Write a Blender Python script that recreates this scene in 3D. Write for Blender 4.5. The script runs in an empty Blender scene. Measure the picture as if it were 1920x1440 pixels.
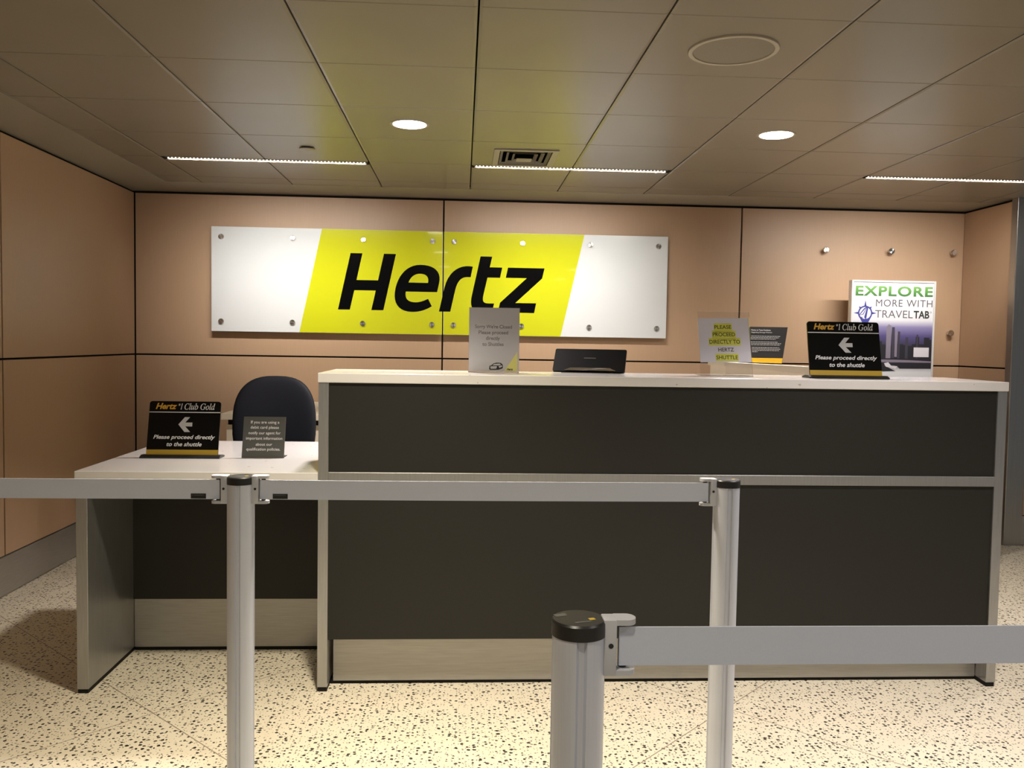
import bpy, bmesh, math, json
from mathutils import Vector, Matrix

# ---------------------------------------------------------------- camera, world, exposure
SC = bpy.context.scene
COL = SC.collection
cam_data = bpy.data.cameras.new('camera')
cam = bpy.data.objects.new('camera', cam_data)
COL.objects.link(cam)
SC.camera = cam
cam_data.sensor_fit = 'HORIZONTAL'
cam_data.sensor_width = 36.0
cam_data.lens = 1610.8 / 1920 * 36.0
cam_data.clip_start = 0.02
YAW, PITCH, ROLL = 0.058, 0.0484, 0.0159
_r = Vector((math.cos(YAW), -math.sin(YAW), 0)); _f = Vector((math.sin(YAW), math.cos(YAW), 0)); _u = Vector((0, 0, 1))
_F = math.cos(PITCH) * _f - math.sin(PITCH) * _u
_U = math.cos(PITCH) * _u + math.sin(PITCH) * _f
_R2 = math.cos(ROLL) * _r + math.sin(ROLL) * _U
_U2 = math.cos(ROLL) * _U - math.sin(ROLL) * _r
cam.matrix_world = Matrix(((_R2.x, _U2.x, -_F.x, 0), (_R2.y, _U2.y, -_F.y, 0), (_R2.z, _U2.z, -_F.z, 1.32), (0, 0, 0, 1)))

world = bpy.data.worlds.new('world'); SC.world = world
world.use_nodes = True
world.node_tree.nodes['Background'].inputs[0].default_value = (0.86, 0.93, 1.0, 1)
world.node_tree.nodes['Background'].inputs[1].default_value = 0.14
SC.view_settings.view_transform = 'Standard'
SC.view_settings.look = 'None'
SC.view_settings.exposure = 0.0
SC.view_settings.gamma = 1.0
SC.view_settings.use_curve_mapping = False

DOWN_POWER = 31.0       # watts of each round downlight over the counter
KEY_SPREAD = 102.0
KEY_POWER = 19.5        # watts of the two downlights just in front of the counter
HALL_POWER = 10.0       # watts of each downlight further out in the hall
STRIP_POWER = 10.5      # watts of each wall-washer strip
DOWN_SPREAD = 128.0
DOWN_COL = (1.0, 0.92, 0.89)
HALL_WARM = (1.0, 0.90, 0.72)
HALL_COOL = (1.0, 0.93, 0.91)
STRIP_COL = (1.0, 0.96, 0.91)
STRIP_SPREAD = 86.0

# main distances (metres)
D = 6.174               # back wall
XL, XR = -2.293, 3.676  # left wall, right return wall
ZC = 2.335              # ceiling
YF = 3.196              # front plane of counter and desk

# ---------------------------------------------------------------- materials
def srgb(r, g, b):
    def c(v):
        v /= 255.0
        return v / 12.92 if v <= 0.04045 else ((v + 0.055) / 1.055) ** 2.4
    return (c(r), c(g), c(b), 1.0)

def mat(name, color, rough=0.5, metal=0.0, spec=0.5, coat=0.0, coat_rough=0.03):
    m = bpy.data.materials.new(name); m.use_nodes = True
    b = m.node_tree.nodes['Principled BSDF']
    b.inputs['Base Color'].default_value = color if len(color) == 4 else (*color, 1)
    b.inputs['Roughness'].default_value = rough
    b.inputs['Metallic'].default_value = metal
    b.inputs['Specular IOR Level'].default_value = spec
    b.inputs['Coat Weight'].default_value = coat
    b.inputs['Coat Roughness'].default_value = coat_rough
    return m

def N(m, kind, **kw):
    n = m.node_tree.nodes.new(kind)
    for k, v in kw.items(): setattr(n, k, v)
    return n

def L(m, a, b): m.node_tree.links.new(a, b)

def noise_tint(m, scale=(1, 1, 1), amount=0.1, nscale=20, detail=3, rough_amt=0.0, bump=0.0):
    """multiply base colour by a procedural noise, stretched by scale"""
    b = m.node_tree.nodes['Principled BSDF']
    col = tuple(b.inputs['Base Color'].default_value)
    tc = N(m, 'ShaderNodeTexCoord'); mp = N(m, 'ShaderNodeMapping')
    mp.inputs['Scale'].default_value = scale
    L(m, tc.outputs['Object'], mp.inputs['Vector'])
    nz = N(m, 'ShaderNodeTexNoise'); nz.inputs['Scale'].default_value = nscale; nz.inputs['Detail'].default_value = detail
    L(m, mp.outputs[0], nz.inputs['Vector'])
    mr = N(m, 'ShaderNodeMapRange')
    mr.inputs['From Min'].default_value = 0.3; mr.inputs['From Max'].default_value = 0.7
    mr.inputs['To Min'].default_value = 1 - amount; mr.inputs['To Max'].default_value = 1 + amount
    L(m, nz.outputs['Fac'], mr.inputs['Value'])
    vm = N(m, 'ShaderNodeVectorMath', operation='SCALE')
    vm.inputs[0].default_value = col[:3]
    L(m, mr.outputs[0], vm.inputs['Scale'])
    L(m, vm.outputs[0], b.inputs['Base Color'])
    if rough_amt:
        r0 = b.inputs['Roughness'].default_value
        m2 = N(m, 'ShaderNodeMapRange')
        m2.inputs['To Min'].default_value = r0 - rough_amt; m2.inputs['To Max'].default_value = r0 + rough_amt
        L(m, nz.outputs['Fac'], m2.inputs['Value']); L(m, m2.outputs[0], b.inputs['Roughness'])
    if bump:
        bp = N(m, 'ShaderNodeBump'); bp.inputs['Strength'].default_value = bump; bp.inputs['Distance'].default_value = 0.001
        L(m, nz.outputs['Fac'], bp.inputs['Height']); L(m, bp.outputs[0], b.inputs['Normal'])
    return m

def emit(name, color, strength):
    m = bpy.data.materials.new(name); m.use_nodes = True
    nt = m.node_tree; nt.nodes.clear()
    e = nt.nodes.new('ShaderNodeEmission'); o = nt.nodes.new('ShaderNodeOutputMaterial')
    e.inputs[0].default_value = (*color, 1); e.inputs[1].default_value = strength
    nt.links.new(e.outputs[0], o.inputs[0])
    return m

M = {}
M['laminate'] = noise_tint(mat('tan wood laminate', (0.45, 0.295, 0.185), 0.42, spec=0.4), (40, 40, 1.2), 0.022, 6, 4)
M['reveal'] = mat('dark reveal', (0.012, 0.009, 0.007), 0.8, spec=0.1)
M['ceiling'] = noise_tint(mat('painted metal ceiling tile', (0.20, 0.178, 0.135), 0.30, spec=0.28), (1, 1, 1), 0.03, 3, 2)
M['border'] = mat('ceiling border paint', (0.27, 0.24, 0.185), 0.6)
M['plenum'] = mat('plenum black', (0.02, 0.016, 0.012), 0.9, spec=0.1)
M['steel'] = noise_tint(mat('brushed steel', (0.42, 0.39, 0.34), 0.36, metal=0.9), (1, 1, 60), 0.07, 6, 3, 0.06)
M['base_steel'] = noise_tint(mat('satin steel base', (0.40, 0.385, 0.355), 0.42, metal=0.7), (2, 2, 40), 0.08, 5, 3, 0.08)
M['column_steel'] = noise_tint(mat('column steel', (0.38, 0.37, 0.35), 0.30, metal=0.9), (60, 60, 1), 0.05, 4, 2, 0.05)
M['edge_metal'] = noise_tint(mat('satin metal laminate', (0.41, 0.405, 0.395), 0.36, metal=0.85), (30, 30, 2), 0.06, 5, 3)
M['dark_lam'] = noise_tint(mat('charcoal linen laminate', (0.0135, 0.0128, 0.0100), 0.5, spec=0.35), (1, 1, 1), 0.07, 160, 2)
M['black_gap'] = mat('black plinth', (0.01, 0.009, 0.008), 0.7, spec=0.2)
M['cream'] = mat('cream laminate', (0.70, 0.63, 0.50), 0.4)
M['white_panel'] = mat('white glass', (0.66, 0.67, 0.67), 0.10, coat=0.4)
M['yellow'] = mat('yellow print', (0.54, 0.55, 0.012), 0.12, coat=0.4)
M['black_print'] = mat('black print', (0.002, 0.002, 0.002), 0.14, spec=0.22)
M['chrome'] = mat('spun stainless', (0.62, 0.59, 0.55), 0.22, metal=1.0)
def spun():
    m = M['chrome']; b = m.node_tree.nodes['Principled BSDF']
    tg = N(m, 'ShaderNodeTangent', direction_type='RADIAL', axis='Y')
    b.inputs['Anisotropic'].default_value = 0.85
    L(m, tg.outputs[0], b.inputs['Tangent'])
spun()
M['alu'] = noise_tint(mat('satin anodised aluminium', (0.58, 0.61, 0.69), 0.42, metal=0.35), (60, 60, 1), 0.03, 4, 2)
M['grey_plastic'] = mat('light grey plastic', (0.46, 0.47, 0.50), 0.45)
M['belt'] = noise_tint(mat('grey woven belt', (0.53, 0.57, 0.67), 0.7, spec=0.3), (1, 1, 1), 0.02, 500, 2)
M['black_plastic'] = mat('black plastic', (0.012, 0.012, 0.012), 0.35)
M['cap_grey'] = mat('cap print grey', (0.10, 0.10, 0.09), 0.5)
M['gold_dot'] = mat('gold print', (0.62, 0.42, 0.03), 0.4)
M['sign_black'] = mat('black acrylic', (0.005, 0.005, 0.005), 0.16, spec=0.3)
M['gold'] = mat('gold print band', (0.50, 0.33, 0.035), 0.4)
M['gold_text'] = mat('gold lettering', (0.75, 0.42, 0.05), 0.4)
M['white_ink'] = mat('white ink', (0.78, 0.78, 0.78), 0.5)
M['silver_ink'] = mat('silver ink', (0.55, 0.55, 0.55), 0.45)
M['grey_card'] = mat('charcoal card', (0.085, 0.085, 0.078), 0.4)
M['dark_card'] = mat('dark grey card', (0.030, 0.030, 0.030), 0.4)
M['amber'] = mat('amber band', (0.75, 0.45, 0.02), 0.45)
M['paper'] = mat('white paper', (0.52, 0.505, 0.52), 0.6)
M['paper_lilac'] = mat('white copier paper', (0.88, 0.86, 0.96), 0.6)
M['highlighter'] = mat('yellow highlighter', (0.84, 0.86, 0.14), 0.6)
M['olive_ink'] = mat('dark ink over highlighter', (0.09, 0.085, 0.015), 0.6)
M['grey_ink'] = mat('faded grey ink', (0.24, 0.23, 0.23), 0.6)
M['dim_ink'] = mat('soft dark ink', (0.018, 0.018, 0.018), 0.6)
M['pale_yellow'] = mat('pale yellow print', (0.72, 0.68, 0.20), 0.5)
M['fabric'] = noise_tint(mat('midnight blue chair fabric', (0.006, 0.007, 0.011), 0.7, spec=0.25), (1, 1, 1), 0.15, 300, 2, bump=0.2)
M['lens'] = emit('downlight lens', (1.0, 0.93, 0.80), 12)
M['led'] = emit('led', (1.0, 0.90, 0.74), 7)
M['vent_paint'] = mat('vent paint', (0.30, 0.27, 0.20), 0.5)
M['speaker_mesh'] = noise_tint(mat('speaker mesh', (0.19, 0.165, 0.12), 0.6), (1, 1, 1), 0.1, 400, 2)
M['white_frame'] = mat('silver poster frame', (0.72, 0.71, 0.70), 0.35, metal=0.3)
M['label_white'] = mat('white label', (0.60, 0.57, 0.61), 0.5)
M['lilac_grey'] = mat('grey print', (0.075, 0.07, 0.08), 0.5)
M['blue_print'] = mat('royal blue print', (0.035, 0.04, 0.24), 0.5)
M['city_dark'] = mat('city silhouette print', (0.014, 0.013, 0.019), 0.5)
M['city_mid'] = mat('city haze print', (0.04, 0.035, 0.055), 0.5)
M['city_pale'] = mat('pale tower print', (0.20, 0.17, 0.22), 0.5)
M['white_card'] = mat('white cardboard', (0.74, 0.66, 0.55), 0.55)

def quartz():
    m = mat('speckled white quartz', (0.74, 0.72, 0.70), 0.16, spec=0.55)
    b = m.node_tree.nodes['Principled BSDF']
    tc = N(m, 'ShaderNodeTexCoord')
    nz = N(m, 'ShaderNodeTexNoise'); nz.inputs['Scale'].default_value = 60; nz.inputs['Detail'].default_value = 2
    L(m, tc.outputs['Object'], nz.inputs['Vector'])
    add = N(m, 'ShaderNodeVectorMath', operation='MULTIPLY_ADD')
    add.inputs[1].default_value = (0.012, 0.012, 0.012)
    L(m, nz.outputs['Color'], add.inputs[0]); L(m, tc.outputs['Object'], add.inputs[2])
    v = N(m, 'ShaderNodeTexVoronoi'); v.inputs['Scale'].default_value = 32
    L(m, add.outputs[0], v.inputs['Vector'])
    sep = N(m, 'ShaderNodeSeparateColor'); L(m, v.outputs['Color'], sep.inputs[0])
    lim = N(m, 'ShaderNodeMapRange'); lim.inputs['From Min'].default_value = 0.72; lim.inputs['From Max'].default_value = 1.0
    lim.inputs['To Min'].default_value = 0.0; lim.inputs['To Max'].default_value = 0.20
    L(m, sep.outputs[0], lim.inputs['Value'])
    lt = N(m, 'ShaderNodeMath', operation='LESS_THAN'); L(m, v.outputs['Distance'], lt.inputs[0]); L(m, lim.outputs[0], lt.inputs[1])
    mx = N(m, 'ShaderNodeMix', data_type='RGBA')
    mx.inputs['A'].default_value = (0.60, 0.58, 0.56, 1); mx.inputs['B'].default_value = (0.40, 0.36, 0.32, 1)
    L(m, lt.outputs[0], mx.inputs['Factor']); L(m, mx.outputs['Result'], b.inputs['Base Color'])
    return m
M['quartz'] = quartz()

def terrazzo():
    m = mat('cream terrazzo with black chips', (0.8, 0.74, 0.6), 0.33, spec=0.45)
    b = m.node_tree.nodes['Principled BSDF']
    tc = N(m, 'ShaderNodeTexCoord')
    nz = N(m, 'ShaderNodeTexNoise'); nz.inputs['Scale'].default_value = 110; nz.inputs['Detail'].default_value = 2
    L(m, tc.outputs['Object'], nz.inputs['Vector'])
    warp = N(m, 'ShaderNodeVectorMath', operation='MULTIPLY_ADD')
    warp.inputs[1].default_value = (0.009, 0.009, 0.0)
    L(m, nz.outputs['Color'], warp.inputs[0]); L(m, tc.outputs['Object'], warp.inputs[2])
    flat = N(m, 'ShaderNodeVectorMath', operation='MULTIPLY'); flat.inputs[1].default_value = (1, 1, 0)
    L(m, warp.outputs[0], flat.inputs[0])
    def layer(scale, thr0, rmax):
        v = N(m, 'ShaderNodeTexVoronoi'); v.voronoi_dimensions = '2D'; v.inputs['Scale'].default_value = scale
        L(m, flat.outputs[0], v.inputs['Vector'])
        s = N(m, 'ShaderNodeSeparateColor'); L(m, v.outputs['Color'], s.inputs[0])
        r = N(m, 'ShaderNodeMapRange'); r.inputs['From Min'].default_value = thr0; r.inputs['From Max'].default_value = 1
        r.inputs['To Min'].default_value = 0.0; r.inputs['To Max'].default_value = rmax
        L(m, s.outputs[0], r.inputs['Value'])
        lt = N(m, 'ShaderNodeMath', operation='LESS_THAN'); L(m, v.outputs['Distance'], lt.inputs[0]); L(m, r.outputs[0], lt.inputs[1])
        return lt.outputs[0], s.outputs[1]
    f1, c1 = layer(50, 0.05, 0.31)
    f2, c2 = layer(90, 0.35, 0.30)
    ramp = N(m, 'ShaderNodeMix', data_type='RGBA')
    ramp.inputs['A'].default_value = (0.010, 0.010, 0.009, 1); ramp.inputs['B'].default_value = (0.09, 0.08, 0.065, 1)
    L(m, c1, ramp.inputs['Factor'])
    ground = N(m, 'ShaderNodeTexNoise'); ground.inputs['Scale'].default_value = 9; ground.inputs['Detail'].default_value = 4
    L(m, tc.outputs['Object'], ground.inputs['Vector'])
    gmix = N(m, 'ShaderNodeMix', data_type='RGBA')
    gmix.inputs['A'].default_value = (0.68, 0.60, 0.45, 1); gmix.inputs['B'].default_value = (0.76, 0.69, 0.53, 1)
    L(m, ground.outputs['Fac'], gmix.inputs['Factor'])
    m1 = N(m, 'ShaderNodeMix', data_type='RGBA'); m1.inputs['B'].default_value = (0.24, 0.21, 0.16, 1)
    L(m, f2, m1.inputs['Factor']); L(m, gmix.outputs['Result'], m1.inputs['A'])
    m2 = N(m, 'ShaderNodeMix', data_type='RGBA')
    L(m, f1, m2.inputs['Factor']); L(m, m1.outputs['Result'], m2.inputs['A']); L(m, ramp.outputs['Result'], m2.inputs['B'])
    # thin divider strips on a diagonal grid
    sx = N(m, 'ShaderNodeSeparateXYZ'); L(m, tc.outputs['Object'], sx.inputs[0])
    lines = []
    for op, off in (('SUBTRACT', 2.045), ('ADD', 4.0)):
        a = N(m, 'ShaderNodeMath', operation=op); L(m, sx.outputs['Y'], a.inputs[0]); L(m, sx.outputs['X'], a.inputs[1])
        s = N(m, 'ShaderNodeMath', operation='SUBTRACT'); L(m, a.outputs[0], s.inputs[0]); s.inputs[1].default_value = off - 1.0225
        w = N(m, 'ShaderNodeMath', operation='FLOORED_MODULO'); L(m, s.outputs[0], w.inputs[0]); w.inputs[1].default_value = 2.045
        d = N(m, 'ShaderNodeMath', operation='SUBTRACT'); L(m, w.outputs[0], d.inputs[0]); d.inputs[1].default_value = 1.0225
        ab = N(m, 'ShaderNodeMath', operation='ABSOLUTE'); L(m, d.outputs[0], ab.inputs[0])
        lt = N(m, 'ShaderNodeMath', operation='LESS_THAN'); L(m, ab.outputs[0], lt.inputs[0]); lt.inputs[1].default_value = 0.0028
        lines.append(lt.outputs[0])
    mxl = N(m, 'ShaderNodeMath', operation='MAXIMUM'); L(m, lines[0], mxl.inputs[0]); L(m, lines[1], mxl.inputs[1])
    m3 = N(m, 'ShaderNodeMix', data_type='RGBA'); m3.inputs['B'].default_value = (0.28, 0.23, 0.17, 1)
    L(m, mxl.outputs[0], m3.inputs['Factor']); L(m, m2.outputs['Result'], m3.inputs['A'])
    L(m, m3.outputs['Result'], b.inputs['Base Color'])
    return m
M['terrazzo'] = terrazzo()

def clear_acrylic():
    m = bpy.data.materials.new('clear acrylic'); m.use_nodes = True
    nt = m.node_tree; nt.nodes.clear()
    t = N(m, 'ShaderNodeBsdfTransparent'); t.inputs[0].default_value = (0.96, 0.96, 0.96, 1)
    g = N(m, 'ShaderNodeBsdfGlossy'); g.inputs['Roughness'].default_value = 0.05
    lw = N(m, 'ShaderNodeFresnel'); lw.inputs[0].default_value = 1.49
    mx = N(m, 'ShaderNodeMixShader'); o = N(m, 'ShaderNodeOutputMaterial')
    L(m, lw.outputs[0], mx.inputs[0]); L(m, t.outputs[0], mx.inputs[1]); L(m, g.outputs[0], mx.inputs[2]); L(m, mx.outputs[0], o.inputs[0])
    return m
M['acrylic'] = clear_acrylic()

def ramp_print(name, stops, z0, z1, rough=0.4):
    """a printed picture whose ink changes with height on the sheet"""
    m = mat(name, (1, 1, 1), rough)
    b = m.node_tree.nodes['Principled BSDF']
    tc = N(m, 'ShaderNodeTexCoord'); s = N(m, 'ShaderNodeSeparateXYZ'); L(m, tc.outputs['Object'], s.inputs[0])
    mr = N(m, 'ShaderNodeMapRange'); mr.inputs['From Min'].default_value = z0; mr.inputs['From Max'].default_value = z1
    L(m, s.outputs['Z'], mr.inputs['Value'])
    cr = N(m, 'ShaderNodeValToRGB')
    el = cr.color_ramp.elements
    while len(el) > 1: el.remove(el[-1])
    el[0].position = stops[0][0]; el[0].color = stops[0][1]
    for p, c in stops[1:]:
        e = el.new(p); e.color = c
    L(m, mr.outputs[0], cr.inputs[0]); L(m, cr.outputs[0], b.inputs['Base Color'])
    return m

# ---------------------------------------------------------------- mesh helpers
def box(bm, x0, x1, y0, y1, z0, z1, bevel=0.0, segs=2):
    vs = [bm.verts.new((x, y, z)) for x in (x0, x1) for y in (y0, y1) for z in (z0, z1)]
    idx = [(0, 1, 3, 2), (4, 6, 7, 5), (0, 4, 5, 1), (2, 3, 7, 6), (0, 2, 6, 4), (1, 5, 7, 3)]
    fs = [bm.faces.new([vs[i] for i in f]) for f in idx]
    if bevel:
        ed = list({e for f in fs for e in f.edges})
        bmesh.ops.bevel(bm, geom=ed, offset=bevel, segments=segs, affect='EDGES', profile=0.5)
    return bm

def prism(bm, pts, axis, a, b):
    """polygon pts extruded along an axis: 'y' takes (x,z) points, 'z' takes (x,y), 'x' takes (y,z)"""
    def P(p, t):
        if axis == 'y': return (p[0], t, p[1])
        if axis == 'z': return (p[0], p[1], t)
        return (t, p[0], p[1])
    A = [bm.verts.new(P(p, a)) for p in pts]; B = [bm.verts.new(P(p, b)) for p in pts]
    n = len(pts)
    bm.faces.new(A); bm.faces.new(B[::-1])
    for i in range(n): bm.faces.new((A[i], B[i], B[(i + 1) % n], A[(i + 1) % n]))
    return bm

def lathe(bm, prof, cx, cy, seg=48, cap=True):
    """profile of (radius, z) turned round a vertical axis at (cx, cy)"""
    rings = []
    for r, z in prof:
        rings.append([bm.verts.new((cx + r * math.cos(2 * math.pi * k / seg), cy + r * math.sin(2 * math.pi * k / seg), z)) for k in range(seg)])
    for a, b in zip(rings, rings[1:]):
        for k in range(seg): bm.faces.new((a[k], a[(k + 1) % seg], b[(k + 1) % seg], b[k]))
    if cap:
        bm.faces.new(rings[0][::-1]); bm.faces.new(rings[-1])
    return bm

def lathe_y(bm, prof, cx, cz, seg=32):
    """profile of (radius, y) turned round an axis along Y at (cx, cz)"""
    rings = []
    for r, y in prof:
        rings.append([bm.verts.new((cx + r * math.cos(2 * math.pi * k / seg), y, cz + r * math.sin(2 * math.pi * k / seg))) for k in range(seg)])
    for a, b in zip(rings, rings[1:]):
        for k in range(seg): bm.faces.new((a[k], a[(k + 1) % seg], b[(k + 1) % seg], b[k]))
    bm.faces.new(rings[0][::-1]); bm.faces.new(rings[-1])
    return bm

def tube(bm, p, q, r, seg=16, r2=None):
    p, q = Vector(p), Vector(q); d = (q - p).normalized()
    a = d.orthogonal().normalized(); b = d.cross(a)
    r2 = r if r2 is None else r2
    A = [bm.verts.new(p + r * (math.cos(2 * math.pi * k / seg) * a + math.sin(2 * math.pi * k / seg) * b)) for k in range(seg)]
    B = [bm.verts.new(q + r2 * (math.cos(2 * math.pi * k / seg) * a + math.sin(2 * math.pi * k / seg) * b)) for k in range(seg)]
    for k in range(seg): bm.faces.new((A[k], A[(k + 1) % seg], B[(k + 1) % seg], B[k]))
    bm.faces.new(A[::-1]); bm.faces.new(B)
    return bm

def obj(name, bm, m, parent=None, smooth=None, recalc=True):
    """one mesh object; bm holds world coordinates and is shifted into the parent's frame"""
    if recalc: bmesh.ops.recalc_face_normals(bm, faces=bm.faces)
    me = bpy.data.meshes.new(name)
    if parent is not None:
        off = parent.matrix_basis.translation.copy(); p = parent.parent
        while p is not None:
            off += p.matrix_basis.translation; p = p.parent
        bmesh.ops.translate(bm, verts=bm.verts, vec=-off)
    bm.to_mesh(me); bm.free()
    for mm in (m if isinstance(m, (list, tuple)) else [m]): me.materials.append(mm)
    if smooth is not None:
        me.polygons.foreach_set('use_smooth', [True] * len(me.polygons))
        me.set_sharp_from_angle(angle=math.radians(smooth))
    o = bpy.data.objects.new(name, me); COL.objects.link(o)
    if parent is not None: o.parent = parent
    return o

def tag(o, label, cat, group=None):
    o['label'] = label; o['category'] = cat
    if group: o['group'] = group
    return o

def thing(name, label, cat, loc, group=None):
    o = bpy.data.objects.new(name, None); COL.objects.link(o)
    o.empty_display_size = 0.05
    o.location = loc
    return tag(o, label, cat, group)

def struct(name, bm, m, smooth=None):
    o = obj(name, bm, m, None, smooth); o['kind'] = 'structure'
    return o

def dup(root, loc, label, group=None):
    r = root.copy(); COL.objects.link(r); r.location = loc; r['label'] = label
    if group: r['group'] = group
    for ch in root.children:
        c = ch.copy(); COL.objects.link(c); c.parent = r
        for g in ch.children:
            d = g.copy(); COL.objects.link(d); d.parent = c
    return r

class Plane:
    """a flat face: o = one point, U = right, V = up, n = towards the viewer"""
    def __init__(s, o, U, V):
        s.o, s.U, s.V = Vector(o), Vector(U).normalized(), Vector(V).normalized(); s.n = s.U.cross(s.V)
    def p(s, u, v, n=0.0): return s.o + u * s.U + v * s.V + n * s.n

def slab_on(bm, pl, pts, n0, n1):
    """polygon of (u, v) points on a plane, with thickness n0..n1"""
    A = [bm.verts.new(pl.p(u, v, n0)) for u, v in pts]; B = [bm.verts.new(pl.p(u, v, n1)) for u, v in pts]
    k = len(pts)
    bm.faces.new(A[::-1]); bm.faces.new(B)
    for i in range(k): bm.faces.new((A[i], A[(i + 1) % k], B[(i + 1) % k], B[i]))
    return bm

def rect(u0, u1, v0, v1): return [(u0, v0), (u1, v0), (u1, v1), (u0, v1)]

def rrect(u0, u1, v0, v1, r, corners=(1, 1, 1, 1), seg=6):
    out = []
    for k, (cx, cy, a) in enumerate(((u0 + r, v0 + r, 180), (u1 - r, v0 + r, 270), (u1 - r, v1 - r, 0), (u0 + r, v1 - r, 90))):
        if corners[k]:
            for j in range(seg + 1):
                t = math.radians(a + 90 * j / seg); out.append((cx + r * math.cos(t), cy + r * math.sin(t)))
        else:
            out.append(((u0, v0), (u1, v0), (u1, v1), (u0, v1))[k])
    return out

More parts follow.
